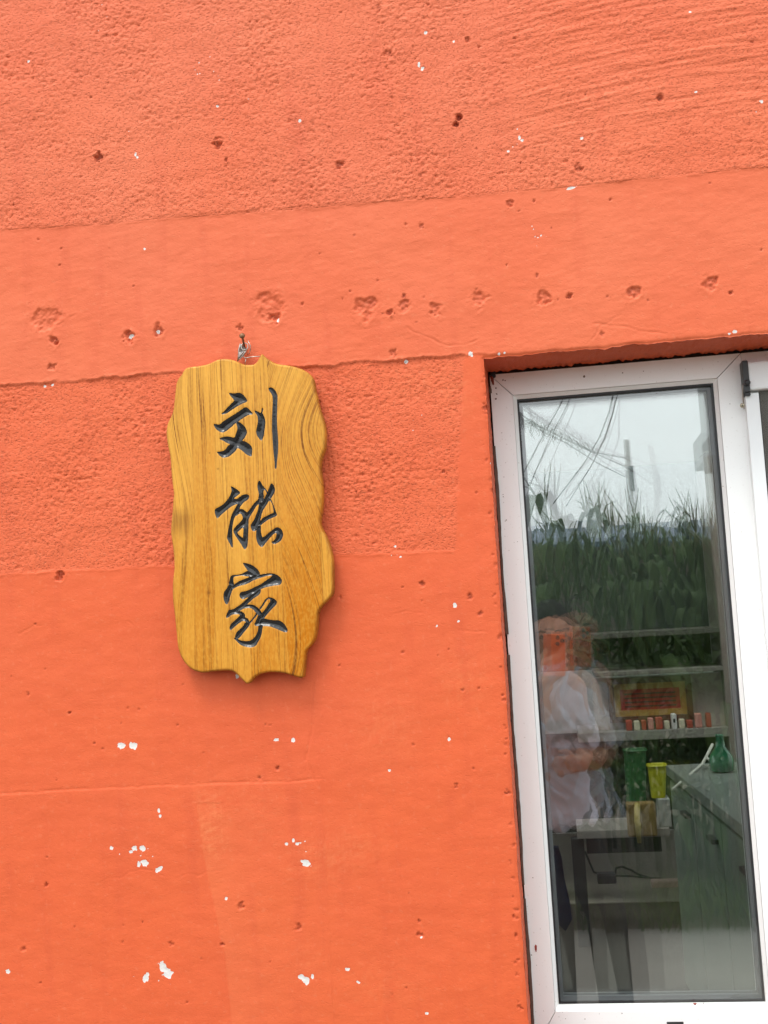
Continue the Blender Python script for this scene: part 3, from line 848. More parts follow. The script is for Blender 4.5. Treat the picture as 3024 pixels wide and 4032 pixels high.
def pane(k, y0, th):
    ax = -PANE_N[0]/PANE_N[1]; az = -PANE_N[2]/PANE_N[1]
    nx_, nz_ = 20, 44
    xs = np.linspace(GX0-0.012, GX1+0.012, nx_); zs = np.linspace(GZ0-0.012, GZ1+0.012, nz_)
    X, Z = np.meshgrid(xs, zs); X = X.ravel(); Z = Z.ravel()
    tw = k*(0.0022+0.0100*sstep(1.98, 1.02, Z))
    # true tilt of the sheet (the glazing sits slightly skew in its rebate)
    Y = y0 + (ax-tw)*(X-PC[0]) + az*(Z-PC[2])
    Y += 0.00035*k*perlin(X/0.2, Z/0.25, 90+k)
    v = np.concatenate([np.stack([X, Y, Z], 1), np.stack([X, Y+th, Z], 1)])
    q = (np.arange(nz_-1)[:, None]*nx_+np.arange(nx_-1)[None, :]).ravel()
    n_ = nx_*nz_
    f = np.concatenate([np.stack([q, q+1, q+nx_+1, q+nx_], 1), np.stack([q+n_, q+nx_+n_, q+nx_+1+n_, q+1+n_], 1)])
    return np_mesh('glass_pane', v, f, M_glass, win, True)


for k in range(3): pane(k, YG+0.014*k, 0.004)
for k in range(2):
    y_ = YG+0.014*k+0.0065
    ring('spacer_bar', GX0-0.002, GX1+0.002, GZ0-0.002, GZ1+0.002, 0.0105, y_, y_+0.0065, M_spacer, win)
ring('inner_frame', GX0-0.05, GX1+0.05, GZ0-0.06, GZ1+0.05, 0.052, 0.188, 0.215, M_upvc, win)
# rest of the window on the right: sash behind the roller screen
HX1 = XR-0.01
MB().box(FX1+0.0004, HX1, YF, YF+0.06, FZ1-0.033, FZ1).build('head_rail', M_upvc, win, bevel=0.0012)
MB().box(FX1+0.0004, HX1, YF, YF+0.06, FZ0, FZ0+0.07).build('sill_rail', M_upvc, win, bevel=0.0012)
MB().box(HX1-0.06, HX1, YF+0.0003, YF+0.06, FZ0+0.0702, FZ1-0.0332).build('end_stile', M_upvc, win, bevel=0.0012)
MB().box(FX1+0.02, HX1-0.06, YF+0.046, YF+0.050, FZ0+0.07, FZ1-0.033).build('sash_pane', M_glass, win)
# dark leftovers of foam and torn sealant strips between plaster and frame
b = MB()
rs = np.random.RandomState(5)
zz = np.arange(0.76, 1.80, 0.012)
pts = []
for z in zz:
    w_ = 0.0046+0.0009*math.sin(z*23)+rs.uniform(-0.0004, 0.0004)
    pts.append((XL+0.0008, z, w_))
M_seal = simple('dark_sealant', (0.13, 0.095, 0.075), 0.7, var=0.5, scale=80)
for lo_, hi_ in ((0.75, 1.005), (1.02, 1.43), (1.452, 1.80)):
    b = MB()
    for (x, z, w_), (x2, z2, w2) in zip(pts[:-1], pts[1:]):
        if z < lo_ or z2 > hi_: continue
        n0 = len(b.v)
        if n0 == 0:
            b.v += [(x, .1165, z), (x+w_, .1150, z), (x+w_, .1195, z), (x, .1195, z)]; n0 = 4
        b.v += [(x2, .1165, z2), (x2+w2, .1150, z2), (x2+w2, .1195, z2), (x2, .1195, z2)]
        b.f += [(n0-4+k, n0-4+(k+1) % 4, n0+(k+1) % 4, n0+k) for k in range(4)]
    b.build('sealant_strip', M_seal, win)
M_strip = simple('peeled_sealant', (0.13, 0.10, 0.085), 0.6, var=0.4, scale=60)
for pts, wd in (([(1110, 1930), (1116, 1960), (1123, 1990), (1130, 2012)], 0.0032), ([(1137, 2088), (1132, 2120), (1130, 2160), (1131, 2240)], 0.0034), ([(1091, 1480), (1097, 1560), (1099, 1600)], 0.0014)):
    b = MB(); q = [V(*p, .116) for p in pts]
    for s_ in (0, 1):
        b.v += [tuple(p+np.array([wd*k, -0.004*math.sin(i*1.1)-0.002*k+0.0012*s_, 0])) for i, p in enumerate(q) for k in (0, 1)]
    n_ = len(q)*2
    for i in range(len(q)-1):
        b.f += [(2*i, 2*i+1, 2*i+3, 2*i+2), (n_+2*i, n_+2*i+2, n_+2*i+3, n_+2*i+1), (2*i, 2*i+2, n_+2*i+2, n_+2*i), (2*i+1, n_+2*i+1, n_+2*i+3, 2*i+3)]
    b.build('sealant_peel', M_strip, win)


def blob(name, vx, vy, rx, rz, y, mat, parent, ang=0, wob=0.25, n=14, th=0.0008):
    c_ = V(vx, vy, y); pv_ = V(vx+1, vy, y)[0]-V(vx, vy, y)[0]
    rs_ = np.random.RandomState(int(vx*3+vy))
    ring_ = []
    for k in range(n):
        t = 2*math.pi*k/n; q = 1+rs_.uniform(-wob, wob)
        u, w = rx*pv_*q*math.cos(t), rz*pv_*q*math.sin(t)
        ring_.append((c_[0]+u*math.cos(ang)-w*math.sin(ang), c_[2]+u*math.sin(ang)+w*math.cos(ang)))
    v = [(x, y, z) for x, z in ring_]+[(c_[0]+(x-c_[0])*.7, y-th, c_[2]+(z-c_[2])*.7) for x, z in ring_]+[(c_[0], y-th*1.15, c_[2])]
    f = [(k, (k+1) % n, n+(k+1) % n, n+k) for k in range(n)]+[(n+k, n+(k+1) % n, 2*n) for k in range(n)]
    return np_mesh(name, v, f, mat, parent, True)


yb = YF-0.00035
blob('paint_drip', 1157.5, 2048, 2.6, 7, yb, M_red, win)
blob('paint_drip', 1501, 2168.5, 4.6, 2.2, yb, M_red, win)
blob('paint_drip', 1064, 822, 4, 10, yb, simple('wet_red', (0.22, 0.04, 0.02), 0.5), win, .2, .45)
blob('broken_corner', 1064, 808, 6.5, 7, yb, M_gasket, win, .3, .5)
blob('broken_corner', 1060, 843, 3.2, 9, yb, M_foam, win, 0, .5)
for (vx, vy, r_) in ((1071, 838, 2.2), (1073, 851, 1.6), (1071, 862, 1.7), (1069, 1120, .9), (1086, 821, 1.6), (1091, 822, 1.4), (1151, 1896, 1), (1148, 2063, 1.2), (1159, 2085, .8), (1118, 1170, .9), (1520, 2168, 1.2), (1262, 813, 2.0), (1390, 802, 1.2), (1418, 850, 1), (1345, 805, 1.2), (1562, 1050, 1)):
    blob('dirt_spot', vx, vy, r_*1.1, r_, yb, M_foam, win, .4, .45, 8, .0003)
rs = np.random.RandomState(21)
for _ in range(26):
    e_ = rs.randint(0, 4)
    if e_ == 0: vx, vy = rs.uniform(1080, 1590), None; vy = np.interp(vx, [1080, 1590], [812, 778])+rs.exponential(9)
    elif e_ == 1: vy = rs.uniform(820, 1200); vx = np.interp(vy, [800, 2200], [1066, 1140])+rs.exponential(7)+3
    elif e_ == 2: vx, vy = rs.uniform(1160, 1640), rs.uniform(2168, 2205)
    else: vy = rs.uniform(870, 2100); vx = np.interp(vy, [833, 2150], [1550, 1652])+rs.uniform(3, 34)
    blob('dirt_spot', vx, vy, rs.uniform(.5, 1.3), rs.uniform(.5, 1.2), yb, M_foam, win, rs.uniform(0, 3), .5, 7, .0002)
MB().box(V(1440, 2205, YF)[0], V(1476, 2205, YF)[0], YF-0.0012, YF+0.002, V(1450, 2218, YF)[2], V(1450, 2207, YF)[2]).build('drain_slot', M_black, win, bevel=0.0005)

# roller insect screen
scr = MB().box(FX1+0.004, HX1-0.02, YF-0.0245, YF-0.0005, 1.8515, 1.9012).build('insect_screen', M_white, house, bevel=0.004, seg=4)
MB().box(FX1-0.0040, FX1+0.0065, YF-0.027, YF-0.0004, 1.8475, 1.9035).build('end_cap', M_black, scr, bevel=0.0022)
MB().lathe([(0.0052, 0), (0.0052, 0.006), (0.003, 0.008)], (FX1+0.0015, YF-0.0265, 1.8635), (0, -1, 0), 14).build('cap_pin', M_gasket, scr, True)
MB().box(FX1-0.0022, FX1+0.0065, YF-0.024, YF-0.002, 1.8425, 1.8472).build('brush_seal', M_gasket, scr)
b = MB().tube([(FX1-0.0032, YF-0.018, 1.862), (FX1-0.0042, YF-0.012, 1.852), (FX1-0.0036, YF-0.006, 1.835), (FX1-0.0030, YF-0.004, 1.822)], [.0016, .0015, .0012, .0009], 8)
b.build('pull_cord', M_wire, scr, True)
MB().box(FX1-0.0012, FX1+0.0215, YF-0.0165, YF-0.0006, FZ0+0.001, 1.8474).build('guide_rail', M_white, scr, bevel=0.0012)
MB().box(FX1+0.0215, FX1+0.0235, YF-0.012, YF-0.004, FZ0+0.001, 1.8474).build('brush_seal', M_gasket, scr)
MB().box(FX1+0.0230, HX1-0.04, YF-0.0085, YF-0.0080, FZ0+0.03, 1.8512).build('screen_mesh', M_screen, scr)
sc_ = V(1603, 876, YF-0.0166)
b = MB().lathe([(0.0040, 0), (0.0040, 0.0010), (0.0030, 0.0019), (0.0022, 0.0021)], (sc_[0]+.0004, YF-0.0165, sc_[2]), (0, -1, 0), 18)
b.build('screw', M_screw, scr, True)
b = MB().box(sc_[0]-.0016, sc_[0]+.0024, YF-0.0188, YF-0.0184, sc_[2]-.0004, sc_[2]+.0004).box(sc_[0], sc_[0]+.0008, YF-0.01885, YF-0.01845, sc_[2]-.0020, sc_[2]+.0020)
b.build('screw_slot', M_gasket, scr)

# ================================================================ THE PLAQUE
def crop(o, s_, pts): return [(o[0]+x/s_, o[1]+y/s_) for x, y in pts]


k4 = 1659/690.0
OUT = crop((640, 1380), k4, [(200, 215), (215, 190), (250, 165), (330, 155), (420, 140), (480, 115), (530, 93), (590, 84), (650, 90), (700, 105), (740, 122), (780, 138), (830, 142), (870, 137), (900, 115), (920, 80), (935, 52), (945, 41), (955, 43), (985, 70), (1020, 95), (1070, 125), (1130, 140), (1200, 148), (1260, 160), (1330, 185), (1390, 220), (1425, 260), (1440, 300), (1450, 370), (1470, 450), (1490, 540), (1520, 630), (1540, 700), (1548, 770), (1548, 850), (1545, 930), (1525, 980), (1508, 1040), (1503, 1110), (1510, 1200), (1520, 1300), (1522, 1400), (1515, 1500), (1505, 1580)])
OUT += crop((640, 2010), k4, [(1500, 100), (1506, 150), (1530, 200), (1560, 260), (1585, 320), (1605, 400), (1618, 480), (1622, 560), (1621, 660), (1622, 740), (1612, 800), (1580, 840), (1530, 890), (1495, 940), (1480, 980), (1475, 1060), (1465, 1150), (1445, 1230), (1410, 1280), (1380, 1310), (1365, 1340), (1358, 1400), (1352, 1480), (1346, 1555), (1336, 1580), (1300, 1582), (1240, 1562), (1160, 1540), (1080, 1530), (1010, 1530), (940, 1545), (890, 1570), (860, 1600), (835, 1630), (805, 1640), (775, 1615), (740, 1580), (700, 1540), (660, 1518), (600, 1512), (540, 1518), (460, 1525), (400, 1535), (340, 1525), (290, 1505), (240, 1465), (205, 1420), (175, 1360), (155, 1290), (145, 1200), (135, 1100), (125, 1000), (112, 900), (105, 800), (105, 700), (112, 620), (120, 550), (118, 470), (112, 400), (105, 330), (97, 280), (90, 220), (90, 150), (96, 80), (103, 0)])
OUT += crop((640, 1380), k4, [(110, 1420), (115, 1360), (105, 1280), (95, 1200), (88, 1100), (80, 1000), (65, 930), (52, 860), (45, 790), (50, 730), (65, 680), (90, 630), (110, 570), (120, 500), (130, 400), (140, 320), (160, 270), (185, 240)])
A5 = 1659/320.0
CH1 = [crop((820, 1510), A5, p) for p in (
    [(420, 200), (440, 192), (530, 200), (630, 188), (690, 215), (750, 270), (790, 330), (795, 360), (770, 385), (700, 410), (600, 465), (500, 530), (380, 610), (290, 632), (268, 612), (310, 580), (400, 480), (480, 400), (530, 352), (500, 310), (460, 260)],
    [(110, 835), (140, 822), (190, 835), (240, 830), (310, 770), (400, 710), (520, 635), (640, 560), (735, 490), (790, 492), (860, 550), (905, 610), (895, 635), (830, 640), (770, 670), (680, 730), (610, 780), (540, 825), (490, 875), (430, 920), (370, 970), (310, 998), (250, 992), (180, 950), (130, 890)],
    [(590, 780), (640, 790), (710, 840), (760, 900), (790, 975), (780, 1040), (740, 1110), (700, 1165), (760, 1185), (830, 1230), (885, 1290), (898, 1350), (890, 1440), (880, 1488), (830, 1475), (740, 1420), (660, 1350), (595, 1320), (560, 1370), (500, 1430), (420, 1490), (310, 1515), (240, 1480), (190, 1425), (178, 1395), (240, 1388), (310, 1370), (360, 1330), (400, 1270), (440, 1240), (380, 1215), (300, 1165), (228, 1135), (260, 1105), (340, 1082), (440, 1085), (530, 1100), (560, 1030), (590, 940), (590, 880), (572, 820), (560, 790), (560, 760)],
    [(940, 565), (965, 555), (1020, 575), (1070, 600), (1088, 540), (1105, 490), (1125, 530), (1105, 600), (1140, 670), (1165, 760), (1160, 870), (1145, 980), (1130, 1080), (1100, 1145), (1075, 1162), (1040, 1130), (1000, 1070), (975, 990), (985, 920), (1005, 830), (1012, 740), (1000, 660), (970, 610)],
    [(1225, 105), (1250, 80), (1290, 82), (1340, 110), (1390, 180), (1415, 270), (1412, 400), (1405, 600), (1405, 800), (1412, 950), (1422, 1080), (1427, 1200), (1425, 1350), (1415, 1480), (1400, 1620), (1392, 1720), (1375, 1742), (1355, 1720), (1350, 1600), (1335, 1450), (1320, 1280), (1308, 1080), (1300, 900), (1302, 700), (1308, 500), (1315, 380), (1310, 270), (1280, 200), (1240, 140)])]
CH2 = [crop((820, 1870), A5, p) for p in (
    [(458, 240), (480, 235), (540, 265), (600, 305), (645, 350), (640, 385), (590, 425), (545, 460), (530, 490), (560, 520), (600, 585), (540, 610), (450, 660), (350, 740), (260, 820), (200, 880), (170, 875), (140, 800), (130, 730), (150, 690), (220, 655), (300, 600), (360, 540), (420, 460), (470, 350), (470, 290)],
    [(480, 550), (530, 490), (580, 490), (640, 445), (720, 400), (790, 395), (830, 420), (835, 460), (800, 510), (740, 550), (690, 600), (650, 660), (630, 710), (590, 770), (560, 830), (525, 900), (505, 1000), (490, 1100), (490, 1250), (500, 1470), (470, 1465), (430, 1390), (385, 1300), (388, 1220), (410, 1100), (440, 950), (465, 850), (500, 760), (540, 690), (590, 600), (560, 580)],
    [(630, 700), (700, 700), (750, 730), (790, 760), (830, 720), (880, 650), (930, 580), (990, 520), (1030, 480), (1060, 520), (1030, 590), (980, 640), (930, 720), (880, 800), (840, 870), (825, 920), (820, 1050), (812, 1200), (808, 1350), (790, 1470), (750, 1518), (720, 1500), (670, 1420), (610, 1330), (550, 1240), (510, 1160), (510, 1120), (540, 1070), (600, 1010), (660, 950), (700, 890), (690, 830), (670, 800), (640, 790), (610, 810), (570, 840), (560, 790), (590, 740)],
    [(1000, 200), (1015, 140), (1040, 115), (1065, 135), (1100, 200), (1140, 250), (1180, 300), (1212, 355), (1195, 375), (1165, 318), (1135, 310), (1125, 360), (1135, 440), (1130, 500), (1110, 560), (1060, 560), (1020, 490), (1030, 400), (1015, 320), (1002, 260)],
    [(1130, 500), (1165, 430), (1200, 360), (1230, 290), (1260, 200), (1290, 172), (1320, 190), (1350, 250), (1362, 300), (1345, 370), (1310, 430), (1275, 485), (1240, 500), (1215, 570), (1165, 650), (1120, 720), (1090, 800), (1070, 890), (1060, 930), (1040, 1000), (1000, 1080), (975, 1130), (930, 1148), (890, 1130), (870, 1080), (865, 1020), (900, 960), (940, 900), (970, 820), (1005, 730), (1030, 620), (1030, 560), (1080, 560)],
    [(1240, 500), (1270, 485), (1300, 540), (1340, 640), (1370, 720), (1400, 800), (1400, 830), (1360, 855), (1280, 890), (1200, 930), (1120, 990), (1060, 1040), (1000, 1050), (1000, 1000), (1060, 940), (1110, 880), (1180, 840), (1260, 800), (1325, 770), (1330, 720), (1310, 620), (1285, 560), (1262, 530), (1230, 550)],
    [(1000, 1040), (1070, 1035), (1075, 1150), (1090, 1230), (1105, 1270), (1150, 1250), (1220, 1190), (1300, 1130), (1360, 1085), (1410, 1068), (1460, 1085), (1510, 1140), (1528, 1210), (1520, 1270), (1480, 1340), (1420, 1385), (1350, 1412), (1305, 1395), (1288, 1365), (1320, 1350), (1360, 1310), (1385, 1240), (1390, 1195), (1360, 1190), (1310, 1230), (1240, 1310), (1170, 1390), (1130, 1445), (1095, 1472), (1050, 1455), (1005, 1390), (978, 1300), (975, 1200), (980, 1110)])]
CH2_HOLE = crop((820, 1870), A5, [(600, 1170), (640, 1130), (690, 1085), (715, 1095), (710, 1200), (705, 1275), (660, 1255), (610, 1210)])
CH3 = [crop((860, 2200), 1659/290.0, p) for p in (
    [(550, 95), (600, 95), (700, 120), (800, 170), (880, 240), (925, 310), (935, 360), (900, 420), (830, 400), (750, 330), (660, 270), (610, 200), (575, 150)],
    [(345, 365), (420, 360), (510, 345), (590, 305), (660, 275), (760, 320), (800, 380), (730, 415), (650, 400), (520, 380), (430, 392), (360, 405), (340, 440), (340, 520), (350, 585), (300, 640), (250, 600), (235, 560), (250, 480), (270, 410), (300, 372)],
    [(235, 590), (330, 600), (320, 690), (290, 770), (260, 870), (240, 950), (205, 1020), (175, 1025), (140, 980), (115, 900), (112, 820), (130, 740), (180, 680)],
    [(345, 590), (420, 530), (520, 480), (640, 435), (740, 390), (820, 340), (900, 330), (870, 450), (780, 490), (700, 540), (600, 580), (500, 605), (400, 640), (320, 690), (300, 640)],
    [(830, 400), (900, 370), (1000, 345), (1100, 330), (1200, 328), (1290, 350), (1370, 400), (1420, 460), (1428, 520), (1400, 575), (1350, 595), (1250, 605), (1150, 625), (1050, 650), (960, 685), (930, 700), (840, 790), (740, 810), (700, 840), (640, 880), (560, 912), (510, 900), (475, 850), (475, 800), (510, 750), (600, 730), (700, 695), (820, 635), (920, 590), (1010, 530), (1100, 470), (1190, 400), (1200, 375), (1100, 385), (1000, 415), (900, 445), (820, 460)],
    [(730, 810), (860, 690), (945, 690), (950, 740), (930, 790), (880, 840), (800, 890), (720, 960), (660, 1015), (610, 1060), (580, 1110), (500, 1150), (440, 1185), (460, 1240), (400, 1250), (330, 1255), (260, 1290), (200, 1335), (170, 1315), (180, 1250), (215, 1180), (235, 1150), (320, 1140), (420, 1080), (530, 1000), (640, 900), (700, 840)],
    [(590, 1045), (680, 1030), (780, 1040), (860, 1080), (920, 1135), (960, 1190), (990, 1230), (1000, 1300), (980, 1380), (930, 1400), (900, 1330), (890, 1270), (855, 1230), (820, 1190), (770, 1140), (710, 1110), (640, 1110), (570, 1125), (500, 1165), (440, 1190), (480, 1130)],
    [(430, 1200), (500, 1180), (560, 1215), (600, 1265), (600, 1320), (655, 1345), (690, 1400), (690, 1440), (640, 1460), (610, 1430), (590, 1405), (530, 1410), (450, 1465), (370, 1530), (290, 1600), (260, 1605), (248, 1560), (265, 1490), (320, 1430), (400, 1360), (460, 1300), (480, 1270), (450, 1250)],
    [(600, 1440), (690, 1420), (705, 1460), (690, 1510), (640, 1580), (570, 1660), (500, 1750), (450, 1800), (400, 1830), (370, 1780), (385, 1700), (430, 1630), (500, 1570), (560, 1500)],
    [(690, 1430), (760, 1350), (820, 1270), (855, 1220), (885, 1240), (840, 1310), (780, 1380), (715, 1460)],
    [(350, 1800), (370, 1785), (420, 1800), (480, 1830), (560, 1850), (650, 1855), (730, 1835), (800, 1780), (850, 1710), (885, 1620), (900, 1510), (940, 1480), (1000, 1500), (985, 1600), (970, 1700), (935, 1800), (890, 1880), (840, 1960), (790, 1985), (730, 1998), (650, 1990), (560, 1970), (480, 1930), (410, 1860)],
    [(920, 1120), (960, 1060), (1010, 980), (1060, 910), (1110, 878), (1170, 872), (1230, 890), (1290, 930), (1318, 970), (1305, 1030), (1260, 1080), (1190, 1150), (1120, 1230), (1060, 1300), (1030, 1345), (960, 1400), (950, 1500), (880, 1515), (830, 1510), (805, 1470), (830, 1420), (870, 1330), (890, 1280), (960, 1290), (985, 1215), (1030, 1160), (1080, 1090), (1130, 1010), (1165, 945), (1140, 905), (1100, 930), (1060, 980), (1010, 1060), (945, 1140)],
    [(940, 1340), (1030, 1345), (1120, 1365), (1240, 1385), (1340, 1385), (1420, 1415), (1490, 1480), (1540, 1560), (1560, 1610), (1545, 1650), (1500, 1655), (1420, 1630), (1330, 1590), (1240, 1555), (1150, 1525), (1050, 1515), (960, 1515), (900, 1500), (900, 1420)])]

YBOARD, TB = -0.029, 0.0235              # front face of the board and its thickness


def smooth_poly(p, n=3):
    p = np.array(p); m = len(p); out = []
    for i in range(m):
        a, b_, c_, d_ = p[i-1], p[i], p[(i+1) % m], p[(i+2) % m]
        for t in np.arange(n)/n:
            out.append(0.5*((2*b_)+(-a+c_)*t+(2*a-5*b_+4*c_-d_)*t*t+(-a+3*b_-3*c_+d_)*t**3))
    return np.array(out)


def to_xz(p, y): return np.array([P(x, z, y)[[0, 2]] for x, z in p])


def sdf(px, pz, poly):
    d = np.full(px.shape, 1e9); ins = np.zeros(px.shape, bool)
    q = np.roll(poly, -1, 0)
    for (ax, az), (bx, bz) in zip(poly, q):
        ex, ez = bx-ax, bz-az
        L = ex*ex+ez*ez+1e-18
        t = np.clip(((px-ax)*ex+(pz-az)*ez)/L, 0, 1)
        d = np.minimum(d, (px-ax-t*ex)**2+(pz-az-t*ez)**2)
        if az != bz:
            c_ = (az > pz) != (bz > pz)
            ins ^= c_ & (px < ex*(pz-az)/(bz-az)+ax)
    return np.where(ins, 1, -1)*np.sqrt(d)


def build_plaque():
    step = 0.00085
    o_ = to_xz(smooth_poly(OUT, 2), YBOARD+0.008)
    lo, hi = o_.min(0)-step*2, o_.max(0)+step*2
    xs = np.arange(lo[0], hi[0], step); zs = np.arange(lo[1], hi[1], step)
    nx, nz = len(xs), len(zs)
    X, Z = np.meshgrid(xs, zs); shp = X.shape
    D = sdf(X.ravel(), Z.ravel(), o_).reshape(shp)
    S = np.full(shp, -1.0); CAP = np.full(shp, 0.0048)
    ids = np.zeros(shp, int)
    for ci, ch in enumerate((CH1, CH2, CH3)):
        for si, st in enumerate(ch):
            q = to_xz(smooth_poly(st, 3), YBOARD)
            a = np.maximum(((q.min(0)-lo)/step).astype(int)-4, 0); b_ = ((q.max(0)-lo)/step).astype(int)+5
            sl_ = np.s_[a[1]:b_[1], a[0]:b_[0]]
            s_ = sdf(X[sl_].ravel(), Z[sl_].ravel(), q).reshape(X[sl_].shape)
            better = s_ > S[sl_]
            S[sl_] = np.where(better, s_, S[sl_]); ids[sl_] = np.where(better, ci, ids[sl_])
            if ci == 0 and si == 4: CAP[sl_] = np.where(better, 0.0028, CAP[sl_])
        if ci == 1:
            q = to_xz(smooth_poly(CH2_HOLE, 3), YBOARD)
            a = ((q.min(0)-lo)/step).astype(int)-6; b_ = ((q.max(0)-lo)/step).astype(int)+7
            sl_ = np.s_[a[1]:b_[1], a[0]:b_[0]]
            s_ = sdf(X[sl_].ravel(), Z[sl_].ravel(), q).reshape(X[sl_].shape)
            S[sl_] = np.minimum(S[sl_], -s_)
    X0, Z0 = X.copy(), Z.copy()
    for F_ in (S, D):                     # snap grid points onto the outlines
        gz, gx = np.gradient(F_, step)
        gg = np.maximum(np.hypot(gx, gz), 0.3)
        k = np.abs(F_) < step*0.62
        X = np.where(k, X-F_*gx/gg**2, X); Z = np.where(k, Z-F_*gz/gg**2, Z)
    S = np.where(np.abs(S) < step*0.62, 0, S); D = np.where(np.abs(D) < step*0.62, 0, D)
    rr = 0.0042
    dd = np.clip(D, 0, rr)
    h = TB-rr+np.sqrt(np.maximum(rr*rr-(rr-dd)**2, 0))
    u = (X0-lo[0])/(hi[0]-lo[0]); v_ = (Z0-lo[1])/(hi[1]-lo[1])
    h += 0.0009*perlin(X0/0.09, Z0/0.13, 5)*np.clip(D/0.02, 0, 1)+0.00016*perlin(X0/0.012, Z0/0.08, 6)
    s_in = np.clip(S, 0, 1)
    dep = CAP*(1-np.exp(-1.25*s_in/CAP))
    h -= dep+0.0002*perlin(X0/0.004, Z0/0.004, 9)*(s_in > 0.001)
    h -= 0.0004*np.exp(-(np.minimum(S, 0)/0.0012)**2)*(S <= 0)     # softened lip of each cut
    Y = -(h-(TB+YBOARD*1.0))            # front face near YBOARD
    Y = YBOARD+TB-h
    # ---- wood figure: planks glued side by side
    cx = lambda x, y=1380: (640+x/k4)
    px_ = (X0-lo[0])/(hi[0]-lo[0])
    zt, zb = hi[1], lo[1]
    w = (zt-Z0)/(zt-zb)
    seams = [np.interp(w, [0, .5, 1], a_) for a_ in ([.170, .168, .118], [.335, .300, .235], [.463, .495, .47], [.655, .690, .70], [9, 9, 9])]
    # right-hand sliver plank only in the lower half
    sliver = np.interp(w, [0, .52, .56, .8, 1], [9, 9, .925, .925, .925])
    idx = sum((px_ > s_).astype(int) for s_ in seams[:4]) + (px_ > sliver).astype(int)*2
    xx, zz = X0-lo[0], Z0-lo[1]
    warp = 0.0030*perlin(X0/0.08, Z0/0.55, 3)+0.0007*perlin(X0/0.02, Z0/0.12, 4)
    grain = xx + warp + idx*0.37
    # cathedral figure on the wide right plank
    cxr = 0.80+0.08*np.sin(w*5.0)
    bow = (0.022*np.sin((w-0.1)*6.3)+0.030*(px_-0.7)*np.sin(w*9+1.0)+0.02*np.exp(-((w-0.25)/0.12)**2)*(px_-0.66)/0.3)
    m_ = (idx == 4)
    grain = np.where(m_, 0.62*xx+bow*1.25+warp*1.5+4.1, grain)
    left = (idx == 0)
    grain = np.where(left, xx*0.9+0.010*np.sin(w*8.0+0.6)+warp*1.3+2.3, grain)
    sv = np.array([.22, .42, .10, .40, .58, .05, .15])[np.clip(idx, 0, 6)]
    strip = np.clip(sv+0.22*perlin(X0/0.05, Z0/0.25, 8)+0.62*(w-0.50)+np.where(idx == 4, 0.45*(w-0.45), 0), 0, 1)  # plank tone, plus the sky gloss painted in as a paler top
    stain_shade = 0.70*sstep(.44, .495, w+.012*perlin(X0/.01, Z0/.05, 14))*(1-sstep(.495, .57, w))*(1-sstep(.10, .172, px_))*(0.75+0.4*perlin(X0/.004, Z0/.06, 15))
    rim_shade = np.exp(-(np.clip(D, 0, 1)/0.0032)**2)
    stain_shade = np.maximum(stain_shade, 0.62*rim_shade*np.clip(0.6+perlin(X0/.03, Z0/.03, 16), 0.2, 1.2))  # shading of the board's edges, painted in along the rim
    for (vx, vy, r_) in ((185/k4+640, 0, 0), (640+445/k4, 1380+970/k4, 3.0), (640+440/k4, 2010+780/k4, 7), (640+525/k4, 1380+1120/k4, 4), (640+1000/k4, 1380+130/k4, 3), (640+840/k4, 2010+870/k4, 4)):
        if not r_: continue
        c_ = P(vx, vy, YBOARD); stain_shade = np.maximum(stain_shade, 0.75*np.exp(-((X0-c_[0])**2+(Z0-c_[2])**2)/(r_*0.00043)**2))
    for s_ in seams[:4]:
        stain_shade = np.maximum(stain_shade, 0.16*np.exp(-((px_-s_)*(hi[0]-lo[0])/0.0007)**2))
    stain_shade = np.maximum(stain_shade, 0.45*np.exp(-((px_-sliver)*(hi[0]-lo[0])/0.0009)**2))
    VV = np.stack([X.ravel(), Y.ravel(), Z.ravel()], 1)
    q = (np.arange(nz-1)[:, None]*nx+np.arange(nx-1)[None, :]).ravel()
    quad = np.stack([q, q+1, q+nx+1, q+nx], 1)
    Dq, Sq = D.ravel()[quad], S.ravel()[quad]
    keep = (Dq.min(1) >= 0) & (Dq.max(1) > 0)
    # corner cells on the outline: keep triangles where three corners are inside
    ins = (Sq.mean(1) > 0)
    idq = ids.ravel()[quad[:, 0]]
    root = empty('name_plaque', (0, 0, 0), label='carved wooden plaque with three black characters hanging on the orange wall', cat='sign')
    AT = dict(grain=grain.ravel(), strip=strip.ravel(), stain_shade=stain_shade.ravel())

